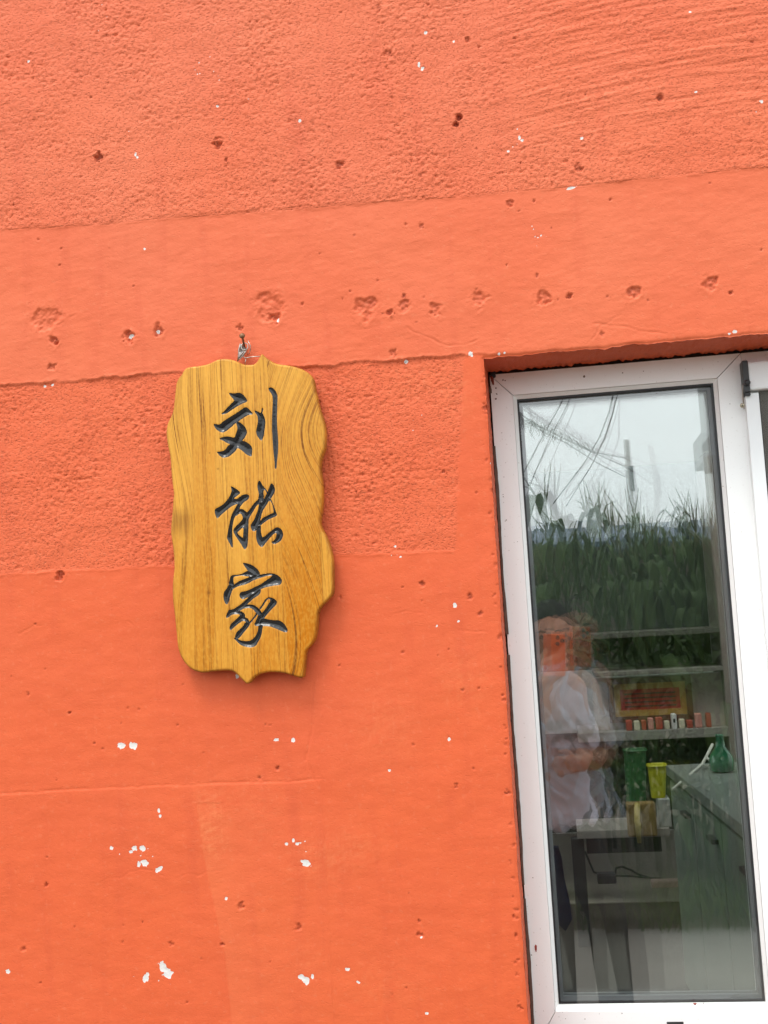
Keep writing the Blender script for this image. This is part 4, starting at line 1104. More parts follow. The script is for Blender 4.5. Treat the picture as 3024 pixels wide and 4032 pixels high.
    def sub(name, faces, mat, extra=False):
        us, inv = np.unique(faces, return_inverse=True)
        f = inv.reshape(faces.shape); v = VV[us]
        at = {k_: AT[k_][us] for k_ in AT}
        if extra:
            e = np.concatenate([f[:, [0, 1]], f[:, [1, 2]], f[:, [2, 3]], f[:, [3, 0]]])
            key = np.sort(e, 1); kk = key[:, 0].astype(np.int64)*len(v)+key[:, 1]
            _, first, cnt = np.unique(kk, return_index=True, return_counts=True)
            be = e[first[cnt == 1]]
            dl = D.ravel()[us]
            be = be[(dl[be[:, 0]] < step*1.6) & (dl[be[:, 1]] < step*1.6)]
            bu = np.unique(be); mp = np.full(len(v), -1); n0 = len(v)
            prevmap = np.arange(n0); fs = [f]; vs = [v]
            cur = bu
            prev_idx = {int(b_): int(b_) for b_ in bu}
            gz, gx = np.gradient(D, step); gx, gz = gx.ravel()[us], gz.ravel()[us]
            for (yy, inset) in ((YBOARD+rr+0.006, 0.0), (YBOARD+TB-0.004, 0.0004), (YBOARD+TB, 0.004)):
                new = v[bu].copy(); new[:, 1] = yy
                gl = np.hypot(gx[bu], gz[bu])+1e-6
                new[:, 0] += gx[bu]/gl*inset; new[:, 2] += gz[bu]/gl*inset
                start = sum(len(t) for t in vs)
                nidx = {int(b_): start+i for i, b_ in enumerate(bu)}
                fs.append(np.array([[prev_idx[int(a)], nidx[int(a)], nidx[int(c_)], prev_idx[int(c_)]] for a, c_ in be]))
                vs.append(new); prev_idx = nidx
                for k_ in at: at[k_] = np.concatenate([at[k_], at[k_][bu]])
            v = np.concatenate(vs); f = np.concatenate(fs)
        o = np_mesh(name, v, f, mat, root, True)
        for k_ in at:
            a_ = o.data.attributes.new(k_, 'FLOAT', 'POINT'); a_.data.foreach_set('value', at[k_].astype(np.float32))
        return o
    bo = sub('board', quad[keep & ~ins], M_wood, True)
    labs = ['top black carved character of the plaque', 'middle black carved character of the plaque', 'bottom black carved character of the plaque']
    for ci in range(3):
        c_ = sub('carved_character', quad[keep & ins & (idq == ci)], M_lac)
        c_['label'] = labs[ci]
    return root


plaque = build_plaque()

# nail, wire and tape at the top of the plaque
nb = P(966, 1383, 0.01); nh = P(954, 1324, -0.040)
ax = Vector(nh-nb).normalized(); L = (Vector(nh)-Vector(nb)).length
nail = MB().lathe([(0.0019, -0.012), (0.0020, L-0.004), (0.0022, L-0.001), (0.0046, L), (0.0050, L+0.0015), (0.0046, L+0.003), (0.0030, L+0.0042), (0.001, L+0.0047)], nb, ax, 16).build('nail', M_rust, None, True)
tag(nail, 'rusty round-headed nail sticking out of the wall above the wooden plaque', 'nail')
wc = Vector(nb)+ax*(L*0.42)


def loop_pts(c, a, r_, sq, n=22, turns=1.0, drift=(0, 0, 0), ph=0):
    a = Vector(a).normalized(); e1 = a.cross(Vector((1, 0, 0))).normalized(); e2 = a.cross(e1)
    return [Vector(c)+(e1*math.cos(t+ph)*r_*sq+e2*math.sin(t+ph)*r_)+Vector(drift)*(k/n) for k, t in ((k, 2*math.pi*turns*k/n) for k in range(n+1))]


wr = 0.00075
wires = [loop_pts(wc+Vector((0.001, 0, -0.004)), ax, 0.0058, 1.25, turns=1.9, n=40, drift=ax*0.004),
         [P(977, 1342, -.012), P(985, 1360, -.012), P(986, 1378, -.010), P(982, 1390, -.008), P(975, 1395, -.006)],
         [P(972, 1376, -.014), P(962, 1390, -.016), P(955, 1400, -.016), P(944, 1412, -.014), P(935, 1424, -.010)],
         [P(958, 1404, -.012), P(966, 1410, -.013), P(985, 1406, -.014), P(1005, 1404, -.014), P(1025, 1403, -.012)],
         [P(969, 1411, -.012), P(966, 1424, -.012), P(965, 1440, -.010)],
         [P(946, 1352, -.014), P(940, 1375, -.015), P(938, 1400, -.014), P(935, 1422, -.010)]]
for w_ in wires:
    MB().tube([tuple(p) for p in w_], wr, 7).build('hanging_wire', M_wire, plaque, True)
# crumpled strip of tape tied in with the wire
b = MB()
rows = [((946, 1352), (967, 1372)), ((943, 1370), (970, 1382)), ((941, 1385), (967, 1388)), ((940, 1398), (962, 1398)), ((938, 1410), (958, 1402)), ((935, 1421), (948, 1413))]
for i, (l_, r_) in enumerate(rows):
    for s_ in (0, .33, .66, 1):
        p = P(l_[0]+(r_[0]-l_[0])*s_, l_[1]+(r_[1]-l_[1])*s_, -0.010-0.003*math.sin(i*2.1+s_*5))
        b.v.append(tuple(p))
n_ = len(b.v); b.v += [(x, y+0.0004, z) for x, y, z in b.v]
for i in range(len(rows)-1):
    for s_ in range(3):
        a_ = i*4+s_
        b.f += [(a_, a_+1, a_+5, a_+4), (n_+a_, n_+a_+4, n_+a_+5, n_+a_+1)]
tp = b.build('tape_strip', M_tape, plaque)
tp['label'] = 'crumpled greyish clear tape twisted round the hanging wire'

# ================================================================ THE ROOM SEEN THROUGH THE GLASS
C4 = lambda x, y: (1850+x/1.4131, 2400+y/1.4131)
C5 = lambda x, y: (1850+x/1.4131, 3200+y/1.4131)


def I4(x, y, Y): return P(*C4(x, y), Y)


def I5(x, y, Y): return P(*C5(x, y), Y)


M_shelf = simple('pale_shelf_board', (0.25, 0.225, 0.205), 0.6, var=0.12)
M_shelf_back = simple('pale_back_board', (0.52, 0.44, 0.41), 0.7, var=0.08)
ys = 2.55                                     # front edge of the shelf unit
zs_ = [I4(1000, y, ys)[2] for y in (130, 345, 672)]
sx0, sx1 = -0.75, I4(1425, 500, ys)[0]
unit = empty('shelf_unit', (0.1, ys, 0.3), label='pale open shelf unit against the back of the room behind the glass', cat='shelf')


def at_(o, p):                               # parent keeping world position
    o.parent = p
    o.matrix_parent_inverse = Matrix.Translation(p.location).inverted()
    return o


at_(MB().box(I4(600, 670, ys)[0], sx1, ys, ys+0.30, zs_[2]-0.035, zs_[2]).build('shelf', M_shelf, bevel=.002), unit)
M_shelf2 = simple('dull_shelf_board', (0.19, 0.165, 0.15), 0.7, var=0.15)
sxm = I4(690, 340, ys)[0]
at_(MB().box(sxm, sx1, ys, ys+0.30, zs_[1]-0.010, zs_[1]+0.006).build('shelf', M_shelf2, bevel=.002), unit)
at_(MB().box(sxm, sx1, ys+0.02, ys+0.30, zs_[0]-0.014, zs_[0]+0.006).build('shelf', simple('dark_shelf_board', (0.10, 0.09, 0.08), 0.7), bevel=.002), unit)
at_(MB().box(sx1, sx1+0.03, ys, ys+0.30, 0.30, 2.05).build('side_panel', M_shelf2, bevel=.002), unit)
at_(MB().box(sx0-0.03, sx0, ys, ys+0.30, 0.30, 2.05).build('side_panel', M_shelf, bevel=.002), unit)
at_(MB().box(I4(690, 500, ys)[0], sx1, ys+0.075, ys+0.088, zs_[2]+0.0005, zs_[1]-0.0205).build('back_panel', M_shelf_back), unit)
at_(MB().box(sx0, sx1, ys+0.303, ys+0.315, zs_[1]+0.001, 2.05).build('back_panel', M_dark), unit)
at_(MB().box(sx0, sx1, ys+0.303, ys+0.315, I5(850, 100, 2.86)[2], zs_[2]-0.031).build('back_panel', M_dark), unit)

# framed red board with gold border
yp = ys+0.05
M_frame_w = simple('dark_brown_frame', (0.11, 0.035, 0.02), 0.5)
M_gold = simple('gold_mount', (0.42, 0.24, 0.055), 0.5, metal=0.0)
M_redp = simple('crimson_panel', (0.42, 0.024, 0.020), 0.5)
a_, c_ = I4(762, 375, yp), I4(1248, 612, yp)
px0, px1, pz1, pz0 = a_[0], c_[0], a_[2]-0.008, c_[2]
pic = empty('framed_panel', ((px0+px1)/2, yp, pz0), label='framed crimson panel with gold border standing on the pale shelf', cat='picture')
at_(ring('picture_frame', px0, px1, pz0, pz1, 0.022, yp, yp+0.02, M_frame_w, None), pic)
at_(ring('gold_border', px0+.0222, px1-.0222, pz0+.0222, pz1-.0222, 0.022, yp+0.004, yp+0.02, M_gold, None), pic)
at_(MB().box(px0+.0444, px1-.0444, yp+.007, yp+.02, pz0+.0444, pz1-.0444).build('panel_sheet', M_redp), pic)
for k in range(4):
    z_ = pz0+.055+k*(pz1-pz0-.11)/3.6
    at_(MB().box(px0+.06, px1-.06, yp+.005, yp+.0068, z_, z_+0.006).build('dark_band', M_frame_w), pic)
# little boxes in a row on the shelf edge
boxm = [simple('carton_red', (0.40, 0.05, 0.03), 0.5), simple('carton_cream', (0.62, 0.55, 0.42), 0.5), simple('carton_white', (0.7, 0.68, 0.66), 0.5), simple('carton_pink', (0.62, 0.26, 0.22), 0.5)]
row = [(868, 905, 618, 0, 'small red carton at the left end of the row on the shelf'), (912, 948, 622, 1, 'small cream carton second from the left end of the shelf row'), (955, 985, 618, 0, 'small red carton third from the left in the shelf row'),
       (990, 1026, 606, 3, 'small pink carton in front of the middle of the framed panel'), (1032, 1076, 602, 0, 'wider red carton left of the tall white carton'), (1082, 1114, 622, 1, 'small cream carton just left of the tall white carton'), (1120, 1156, 582, 2, 'tall white carton with dark mark on the shelf'),
       (1164, 1200, 612, 1, 'small cream carton just right of the tall white carton'), (1206, 1244, 618, 0, 'small red carton under the right corner of the framed panel'), (1252, 1296, 580, 3, 'rounded pink carton right of the framed panel'), (1312, 1348, 578, 0, 'dark red carton at the right end of the shelf row')]
for i, (x0, x1, y0, mi, lb) in enumerate(row):
    p0, p1 = I4(x0, y0, ys+0.008), I4(x1, 668, ys+0.008)
    o = MB().box(p0[0], p1[0], ys+0.008, ys+0.045, zs_[2]+0.0004, p0[2]).build('carton', boxm[mi], None, bevel=.003, origin=((p0[0]+p1[0])/2, ys+.05, zs_[2]))
    tag(o, lb, 'carton', 'small cartons along the shelf')
    if i == 6:
        m_ = MB().box(p0[0]+.006, p1[0]-.006, ys+0.0068, ys+0.0078, (zs_[2]+p0[2])/2-.004, (zs_[2]+p0[2])/2+.010).build('print_mark', M_gasket)
        at_(m_, o)

# counter cabinet on the right, its doors facing left
fa, fb = P(*C4(1097, 880), 1.72), P(*C4(1525, 1195), 0.72)
zc = (fa[2]+fb[2])/2
M_cab = simple('grey_green_paint', (0.17, 0.215, 0.175), 0.5, var=0.15, scale=7)
M_cabtop = simple('grey_counter_top', (0.24, 0.26, 0.235), 0.35, var=0.12, scale=12)
cab = empty('counter_cabinet', (fa[0]+.3, 1.2, 0.3), label='grey-green counter cabinet with doors behind the right of the glass', cat='cabinet')
d = np.array([fb[0]-fa[0], fb[1]-fa[1]]); Lc = np.hypot(*d); d /= Lc; nrm = np.array([d[1], -d[0]])
if nrm[0] > 0: nrm = -nrm


def cb(s0, s1, n0, n1, z0, z1):
    v = []
    for z in (z0, z1):
        for (s_, n_) in ((s0, n0), (s1, n0), (s1, n1), (s0, n1)):
            v.append((fa[0]+d[0]*s_+nrm[0]*n_, fa[1]+d[1]*s_+nrm[1]*n_, z))
    b = MB().add(v, [(0, 3, 2, 1), (4, 5, 6, 7), (0, 1, 5, 4), (1, 2, 6, 5), (2, 3, 7, 6), (3, 0, 4, 7)])
    return b


def cbuild(b, nm, mt, bev=.002):
    o = b.build(nm, mt, None, bevel=bev)
    bm = bmesh.new(); bm.from_mesh(o.data); bmesh.ops.recalc_face_normals(bm, faces=bm.faces); bm.to_mesh(o.data); bm.free()
    return at_(o, cab)


cbuild(cb(0, Lc+.25, -0.75, -0.02, .30, zc-.03), 'cabinet_body', M_cab)
cbuild(cb(-.02, Lc+.27, -0.78, 0.0, zc-.0295, zc), 'counter_top', M_cabtop)
for k, (s0, s1) in enumerate(((.01, .36), (.37, .72), (.73, 1.08))):
    cbuild(cb(s0, s1, -0.0195, -0.004, .36, zc-.04), 'cabinet_door', M_cab)
    cbuild(cb(s1-.10, s1-.03, -.0035, 0.014, zc-.10, zc-.088), 'handle', M_black)
# thin stick with a looped head lying on the counter
st = [P(*C4(1130, 1000), 1.45), P(*C4(1190, 950), 1.5), P(*C4(1290, 865), 1.6), P(*C4(1315, 820), 1.66), P(*C4(1350, 750), 1.7)]
b = MB().tube([tuple(p) for p in st], .0045, 8)
b.tube([tuple(P(*C4(x, y), 1.62)) for x, y in ((1315, 822), (1340, 842), (1370, 868), (1335, 872), (1296, 866), (1315, 822))], .004, 8)
tag(b.build('stick', simple('pale_plastic', (0.7, 0.68, 0.6), .5), None, True, origin=st[0]), 'thin pale stick with a triangular loop leaning over the counter', 'stick')
# green glass bottle
gp = P(*C4(1402, 862), 1.55)
M_green = simple('green_glass', (0.02, 0.16, 0.07), 0.12, spec=0.8, coat=.5)
tag(MB().lathe([(0.022, 0), (0.034, .006), (0.036, .03), (0.030, .052), (0.014, .072), (0.011, .10), (0.013, .104), (0.011, .108)], (gp[0], gp[1], zc), n=20).build('bottle', M_green, None, True, origin=(gp[0], gp[1], zc)),
    'squat green glass bottle on the far end of the counter', 'bottle')
# low bench with dark legs
yb_ = 2.30
zb_ = I5(850, 95, yb_)[2]
bx0, bx1 = I5(596, 100, yb_)[0], I5(1113, 100, yb_)[0]
bench = empty('low_bench', (0, yb_, 0.3), label='low pale topped bench with a black leg at the back of the room', cat='bench')
at_(MB().box(bx0, bx1, yb_, yb_+0.24, zb_-.028, zb_).build('bench_top', M_shelf, bevel=.002), bench)
for x_ in (I5(605, 300, yb_+.02)[0]-.02,):
    at_(MB().box(x_, x_+.045, yb_+.02, yb_+.06, .30, zb_-.0285).build('leg', M_black, bevel=.003), bench)
at_(MB().box(bx0+.03, bx1-.03, yb_+.03, yb_+.05, zb_-.085, zb_-.029).build('apron', M_black), bench)
# bins and boxes on the bench
yk = yb_+.05


def tapered(name, x0, x1, x0b, x1b, zt_, zb2, y, dp, mat, lb, ct):
    b = MB()
    v = []
    for (a_, c_, z_, e_) in ((x0b, x1b, zb2, .85), (x0, x1, zt_, 1)):
        m_ = (a_+c_)/2; hw = (c_-a_)/2
        for k in range(24):
            t = 2*math.pi*k/24
            q = (abs(math.cos(t))**4+abs(math.sin(t))**4)**-.25
            v.append((m_+hw*q*math.cos(t)*.99, y+dp/2+dp/2*e_*q*math.sin(t), z_))
    b.add(v, [(k, (k+1) % 24, 24+(k+1) % 24, 24+k) for k in range(24)]+[tuple(reversed(range(24))), tuple(range(24, 48))])
    rim = [(v[24+k][0], v[24+k][1], zt_) for k in range(24)]
    b.tube(rim+[rim[0]], .004, 6)
    return tag(b.build(name, mat, None, origin=((x0+x1)/2, y+dp/2, zb2)), lb, ct)


q0, q1, q2, q3 = I4(990, 872, yk), I4(1096, 872, yk), I4(1012, 1048, yk), I4(1090, 1048, yk)
M_yel = simple('yellow_plastic', (0.42, 0.40, 0.012), 0.5)
tapered('tub', q0[0], q1[0], q2[0], q3[0], q0[2], q2[2], yk-.02, .08, M_yel, 'yellow tapered plastic tub beside the counter cabinet', 'tub')
tag(MB().box(I4(1040, 1050, yk)[0], I4(1108, 1050, yk)[0], yk-.03, yk+.06, zb_+.0005, q2[2]-.0005).build('storage_box', simple('white_card', (0.34, 0.34, 0.33), .7), None, bevel=.004), 'white block under the yellow tub on the low bench', 'box')
q0, q1, q2, q3 = I4(858, 790, yk+.10), I4(985, 790, yk+.10), I4(872, 1060, yk+.1), I4(975, 1060, yk+.1)
tapered('bin', q0[0], q1[0], q2[0], q3[0], q0[2], zb_+.001, yk+.09, .09, simple('green_plastic', (0.02, 0.10, 0.03), 0.5), 'tall green plastic bin on the low bench', 'bin')
q0, q1 = I4(866, 1072, yb_-.02), I4(1038, 1205, yb_-.02)
bag = MB().box(q0[0], q1[0], yb_-.05, yb_-.003, q1[2]-.03, q0[2]).build('panel_box', simple('brown_card', (0.20, 0.12, 0.035), .7), None, bevel=.006)
tag(bag, 'brown cardboard box hung in front of the low bench', 'box')
st2 = [I4(932, 1075, yb_-.06), I4(930, 1180, yb_-.06), I5(935, 60, yb_-.06), I5(943, 168, yb_-.06)]
tag(MB().tube([tuple(p) for p in st2], [.010, .010, .011, .007], 8).build('broom_handle', simple('yellow_wood', (0.40, 0.30, 0.07), .5), None, True, origin=st2[0]), 'short yellowish wooden stick in front of the brown box', 'stick')
# navy cloth hanging at the left
yn = 1.3
nv = [(462, 190), (505, 195), (525, 260), (540, 380), (572, 520), (580, 590), (545, 665), (505, 620), (480, 560)]
b = MB(); n_ = len(nv)
for s_ in (0, 1):
    for i, (x, y) in enumerate(nv):
        p = I5(x-12, y, yn); b.v.append((p[0], yn+s_*.02+.008*math.sin(i*2.3), p[2]))
b.f += [tuple(reversed(range(n_))), tuple(range(n_, 2*n_))]+[(k, (k+1) % n_, n_+(k+1) % n_, n_+k) for k in range(n_)]
tag(b.build('hanging_cloth', simple('navy_cloth', (0.012, 0.018, 0.06), .8), None), 'dark navy cloth hanging low behind the left edge of the glass', 'cloth')
# power strip and cables on the floor at the back
M_cable = simple('dark_cable', (0.03, 0.05, 0.04), .5)
fl = lambda x, y: (lambda v: CAM+v*((0.306-CAM[2])/v[2]))(ray(*C5(x, y)))
for pts, lb in (([(648, 200), (668, 260), (690, 330), (760, 348), (800, 352), (900, 355), (1050, 368), (1130, 372)], 'long dark cable trailing across the floor'),
                ([(808, 345), (815, 305), (850, 296), (900, 318), (940, 345), (1000, 362)], 'looped dark cable beside the plug on the floor')):
    b = MB().tube([tuple(fl(x, max(y, 335))+np.array([0, 0, max(0, (335-y))*.0007])) for x, y in pts], .005, 7)
    tag(b.build('cable', M_cable, None, True), lb, 'cable')
pl_ = fl(775, 385)
tag(MB().box(pl_[0]-.05, pl_[0]+.03, pl_[1]-.03, pl_[1]+.03, .302, .345).build('plug', M_black, None, bevel=.008), 'black plug block on the room floor', 'plug')
pl_ = fl(1090, 405)
tag(MB().box(pl_[0]-.06, pl_[0]+.06, pl_[1]-.03, pl_[1]+.03, .302, .33).build('power_strip', simple('pale_pink', (0.55, 0.38, 0.34), .5), None, bevel=.006), 'pale power strip on the room floor', 'power strip')

# ================================================================ OUTSIDE, SEEN MIRRORED IN THE GLASS
M_conc = simple('concrete', (0.23, 0.22, 0.195), 0.85, var=0.28, scale=3, bump=.3)
M_soil = simple('soil', (0.10, 0.085, 0.055), 0.95, var=0.35, scale=5, bump=.5)
tag(np_mesh('ground', [(-250, -250, -0.008), (250, -250, -0.008), (250, 250, -0.008), (-250, 250, -0.008)], [(0, 1, 2, 3)], M_soil), kind='structure')
tag(np_mesh('road', [(-60, -3.75, 0), (60, -3.75, 0), (60, -0.005, 0), (-60, -0.005, 0)], [(0, 1, 2, 3)], M_conc), kind='structure')

M_leaf = simple('maize_leaf', (0.026, 0.060, 0.012), 0.6, spec=0.12, var=0.3, scale=9, c2=(0.055, 0.100, 0.024))
M_tassel = simple('maize_tassel', (0.09, 0.10, 0.035), 0.8)


def corn_mesh(seed):
    rs_ = np.random.RandomState(seed)
    b = MB(); t = MB()
    hgt = rs_.uniform(1.72, 2.04)
    lean = rs_.uniform(-.06, .06, 2)
    stem = [(lean[0]*(k/6)**2, lean[1]*(k/6)**2, hgt*k/6) for k in range(7)]
    b.tube(stem, [.013, .013, .012, .011, .009, .007, .004], 6)
    a0 = rs_.uniform(0, math.pi)
    for i in range(13):
        z = hgt*(.16+.80*i/12); az = a0+(i % 2)*math.pi+rs_.uniform(-.5, .5)
        L_ = rs_.uniform(.55, .85)*(1.0 if i < 10 else .62); rise = rs_.uniform(1.0, 1.7) if i < 8 else rs_.uniform(1.7, 2.8)
        w_ = rs_.uniform(.026, .040)
        ex = Vector((math.cos(az), math.sin(az), 0)); sx_ = Vector((-math.sin(az), math.cos(az), 0))
        base = Vector((lean[0]*(z/hgt)**2, lean[1]*(z/hgt)**2, z))
        n_ = 7; s0 = len(b.v); tw_ = rs_.uniform(-.8, .8)
        for k in range(n_+1):
            u = k/n_
            c_ = base+ex*(L_*(u*.95-.18*u*u)*(.8 if i < 8 else .45))+Vector((0, 0, L_*(rise*u-1.05*rise*u*u*rs_.uniform(.98, 1.02))*.75))
            ww = w_*(0.45+1.3*u)*(1-u)**.55*1.35 if u < 1 else .001
            s_ = sx_*math.cos(tw_*u)+Vector((0, 0, math.sin(tw_*u)))
            b.v += [tuple(c_-s_*ww), tuple(c_-Vector((0, 0, ww*.35))), tuple(c_+s_*ww)]
        for k in range(n_):
            for q in (0, 1):
                b.f.append((s0+3*k+q, s0+3*k+q+1, s0+3*k+4+q, s0+3*k+3+q))
    top = Vector((lean[0], lean[1], hgt))
    for k in range(4):
        az = rs_.uniform(0, 6.28); sp_ = rs_.uniform(.05, .22) if k else 0.02
        t.tube([tuple(top-Vector((0, 0, .02))), tuple(top+Vector((math.cos(az)*sp_*.4, math.sin(az)*sp_*.4, .10))), tuple(top+Vector((math.cos(az)*sp_*.8, math.sin(az)*sp_*.8, rs_.uniform(.12, .24))))], [.004, .005, .002], 5)
    nb_ = len(b.f)
    b.add(t.v, t.f)
    o = b.build('corn_plant', M_leaf, None, True)
    o.data.materials.append(M_tassel)
    for k in range(nb_, len(o.data.polygons)): o.data.polygons[k].material_index = 1
    return o


rs = np.random.RandomState(12)
protos = [corn_mesh(40+k) for k in range(6)]
cnt = 0
for r_ in range(7):
    for k in range(24):
        x = -2.3+k*0.235+rs.uniform(-.08, .08); y = -4.25-r_*0.42+rs.uniform(-.1, .1)
        p_ = protos[cnt % 6]
        o = p_ if cnt < 6 else p_.copy()
        if cnt >= 6: col.objects.link(o)
        o.location = (x, y, 0); o.rotation_euler = (0, 0, rs.uniform(0, 6.28))
        s_ = rs.uniform(.90, 1.06)*(1+.10*float(np.clip((x+.2)/1.2, -.4, 1))); o.scale = (s_, s_, s_)
        tag(o, 'tall green maize plant in the plot across the road, mirrored in the glass', 'plant', 'maize plants across the road')
        cnt += 1

# low grass verge in front of the maize
M_grass = simple('verge_grass', (0.07, 0.11, 0.03), .7, var=.3)
b = MB()
for k in range(2600):
    x = rs.uniform(-4, 5); y = rs.uniform(-4.3, -3.65); hh = rs.uniform(.06, .28); az = rs.uniform(0, 6.28); w_ = rs.uniform(.004, .009)
    dx, dy = math.cos(az)*w_, math.sin(az)*w_; ln = rs.uniform(-.5, .5, 2)*hh
    b.add([(x-dx, y-dy, -.005), (x+dx, y+dy, -.005), (x+ln[0]*.4, y+ln[1]*.4+.001, hh*.6), (x+ln[0], y+ln[1], hh)], [(0, 1, 2), (1, 3, 2)])
tag(b.build('grass', M_grass), kind='stuff')

# house with a blue roof beyond the maize
M_blue = simple('blue_roof_sheet', (0.035, 0.075, 0.13), 0.5, var=.15)
M_hwall = simple('old_brick_wall', (0.12, 0.10, 0.085), .9)
yh = -16.0
pl, pr_ = RV(1136, 1092, yh), RV(1470, 1120, yh)
zh = (pl[2]+pr_[2])/2-0.14
hb = empty('farm_building', (0, yh-2, 0), label='low brick farm building with dark blue sheet roof beyond the maize', cat='building')
at_(MB().box(-9, 9, yh-5, yh, -.01, zh-.35).build('wall', M_hwall), hb)
b = MB().add([(-9.4, yh+.4, zh-.42), (9.4, yh+.4, zh-.42), (9.4, yh-2.5, zh+.05), (-9.4, yh-2.5, zh+.05), (-9.4, yh-5.4, zh-.42), (9.4, yh-5.4, zh-.42),
              (-9.4, yh+.4, zh-.34), (9.4, yh+.4, zh-.34), (9.4, yh-2.5, zh+.14), (-9.4, yh-2.5, zh+.14), (-9.4, yh-5.4, zh-.34), (9.4, yh-5.4, zh-.34)],
             [(0, 3, 2, 1), (3, 4, 5, 2), (6, 7, 8, 9), (9, 8, 11, 10), (0, 1, 7, 6), (4, 10, 11, 5), (0, 6, 9, 3), (3, 9, 10, 4), (1, 2, 8, 7), (2, 5, 11, 8)])
at_(b.build('roof', M_blue), hb)
for x_ in (-6, -2, 2, 6): at_(MB().box(x_-.6, x_+.6, yh+.003, yh+.05, 1.0, 2.2).build('window', M_black), hb)

# utility pole and wires
M_pole = simple('concrete_pole', (0.36, 0.35, 0.34), .85)
ypole = -19.0
tp_ = RV(1352, 950, ypole); rp_ = abs(RV(1358, 1000, ypole)[0]-RV(1346, 1000, ypole)[0])/2
pole = empty('utility_pole', (tp_[0], ypole, 0), label='pale concrete utility pole above the maize, mirrored in the glass', cat='pole')
at_(MB().tube([(tp_[0], ypole, -.02), (tp_[0], ypole, tp_[2])], [rp_*1.5, rp_], 16).build('shaft', M_pole, None, True), pole)
bz = RV(1352, 1010, ypole)[2]
at_(MB().box(tp_[0], tp_[0]+rp_*1.5, ypole+rp_*1.3, ypole+rp_*1.3+.10, bz-.45, bz).build('junction_box', M_black), pole)
M_cab2 = simple('overhead_cable', (0.10, 0.10, 0.11), .7)


def overhead(pts, rad, lb, ys_):
    q = [RV(x, y, yy) for (x, y), yy in zip(pts, ys_)]
    # run on beyond both ends
    a_ = q[0]+(q[0]-q[1])*3.0; c_ = q[-1]+(q[-1]-q[-2])*1.2
    b = MB().tube([tuple(a_)]+[tuple(p) for p in q]+[tuple(c_)], rad, 6)
    return tag(b.build('overhead_cable', M_cab2, None, True), lb, 'cable')


overhead([(1218, 858), (1205, 885), (1180, 928), (1140, 1004)], .007, 'steep overhead cable nearest the left edge of the glass', [-9, -9.3, -9.8, -10.6])
overhead([(1232, 860), (1215, 895), (1190, 942), (1160, 1010), (1142, 1058)], .005, 'steep overhead cable second from the left of the glass', [-9, -9.3, -9.8, -10.6, -11])
overhead([(1325, 850), (1316, 890), (1295, 945), (1262, 1000), (1230, 1042)], .008, 'curving overhead cable third from the left of the glass', [-9, -9.4, -10, -10.8, -11.5])
overhead([(1334, 852), (1324, 892), (1305, 948), (1275, 1010), (1250, 1050)], .005, 'curving overhead cable rightmost of the four steep ones', [-9, -9.4, -10, -10.8, -11.5])
for i, pts in enumerate((((1122, 893), (1160, 918), (1220, 948), (1290, 978), (1350, 990)), ((1122, 900), (1165, 928), (1225, 958), (1290, 1000), (1350, 1030)), ((1122, 890), (1150, 915), (1200, 938), (1260, 968), (1350, 1008)))):
    q = [tuple(RV(x, y, yy)) for (x, y), yy in zip(pts, (-11, -12.5, -14.5, -17, -18.8))]
    q0 = Vector(q[0])+(Vector(q[0])-Vector(q[1]))*2
    tag(MB().tube([tuple(q0)]+q, .009, 6).build('slack_cable', M_cab2, None, True), ['upper slack cable sagging to the utility pole', 'lower slack cable sagging to the utility pole', 'middle slack cable sagging to the utility pole'][i], 'cable')
# dead creeper hanging in the slack cables
b = MB()
for k in range(70):
    u = rs.uniform(0, .62); x = 1122+u*228; y = 896+u*100+rs.uniform(-3, 5); yy = -11.2-7.4*u
    p = [(x, y)]
    for s_ in range(4): p.append((p[-1][0]+rs.uniform(-6, 7), p[-1][1]+rs.uniform(0, 11)))
    b.tube([tuple(RV(a_, c_, yy+rs.uniform(-.05, .05))) for a_, c_ in p], .004, 4, False)
tag(b.build('creeper', simple('dead_creeper', (0.06, 0.05, 0.03), .8)), 'dry tangled creeper hanging from the slack cables', 'plant')
# grey gate pier with a cap block and a bark-brown post
yg_ = -7.5
M_pier = simple('grey_render', (0.33, 0.33, 0.34), .8)
x0, x1 = RV(1508, 900, yg_)[0], RV(1580, 900, yg_)[0]
za, zb3, zc3 = RV(1530, 1000, yg_)[2], RV(1530, 935, yg_)[2], RV(1530, 700, yg_)[2]
xm = RV(1524, 880, yg_)[0]
pier = empty('gate_pier', (x0, yg_, 0), label='tall grey rendered pier with a stepped block, right edge of the reflection', cat='pillar')
at_(MB().box(xm, xm+.5, yg_-.4, yg_, -.01, zc3).build('shaft', M_pier, bevel=.01), pier)
at_(MB().box(x0, x0+.75, yg_-.5, yg_+.08, za, zb3).build('block', M_pier, bevel=.012), pier)
yt = -4.02
tx, tz = RV(1540, 1000, yt)[0], RV(1540, 985, yt)[2]
b = MB()
for k in range(3):
    b.tube([(tx+.05*k-.02, yt-.04*(k % 2), -.02), (tx+.05*k+.01, yt, tz*.5), (tx+.05*k-.01, yt, tz*(1-.05*k))], [.07, .05, .04], 9)
tag(b.build('tree_stump', simple('rough_bark', (0.14, 0.11, 0.085), .9, var=.4, scale=20, bump=.8), None, True), 'tall bare brown trunk beside the grey pier', 'trunk')

# ================================================================ THE PHOTOGRAPHER
M_skin = simple('skin', (0.42, 0.22, 0.14), 0.5, var=.06)
M_hair = simple('black_hair', (0.010, 0.009, 0.008), .85, spec=.1)
M_trous = simple('black_trousers', (0.012, 0.012, 0.013), .8)
M_shoe = simple('dark_shoe', (0.03, 0.03, 0.03), .6)


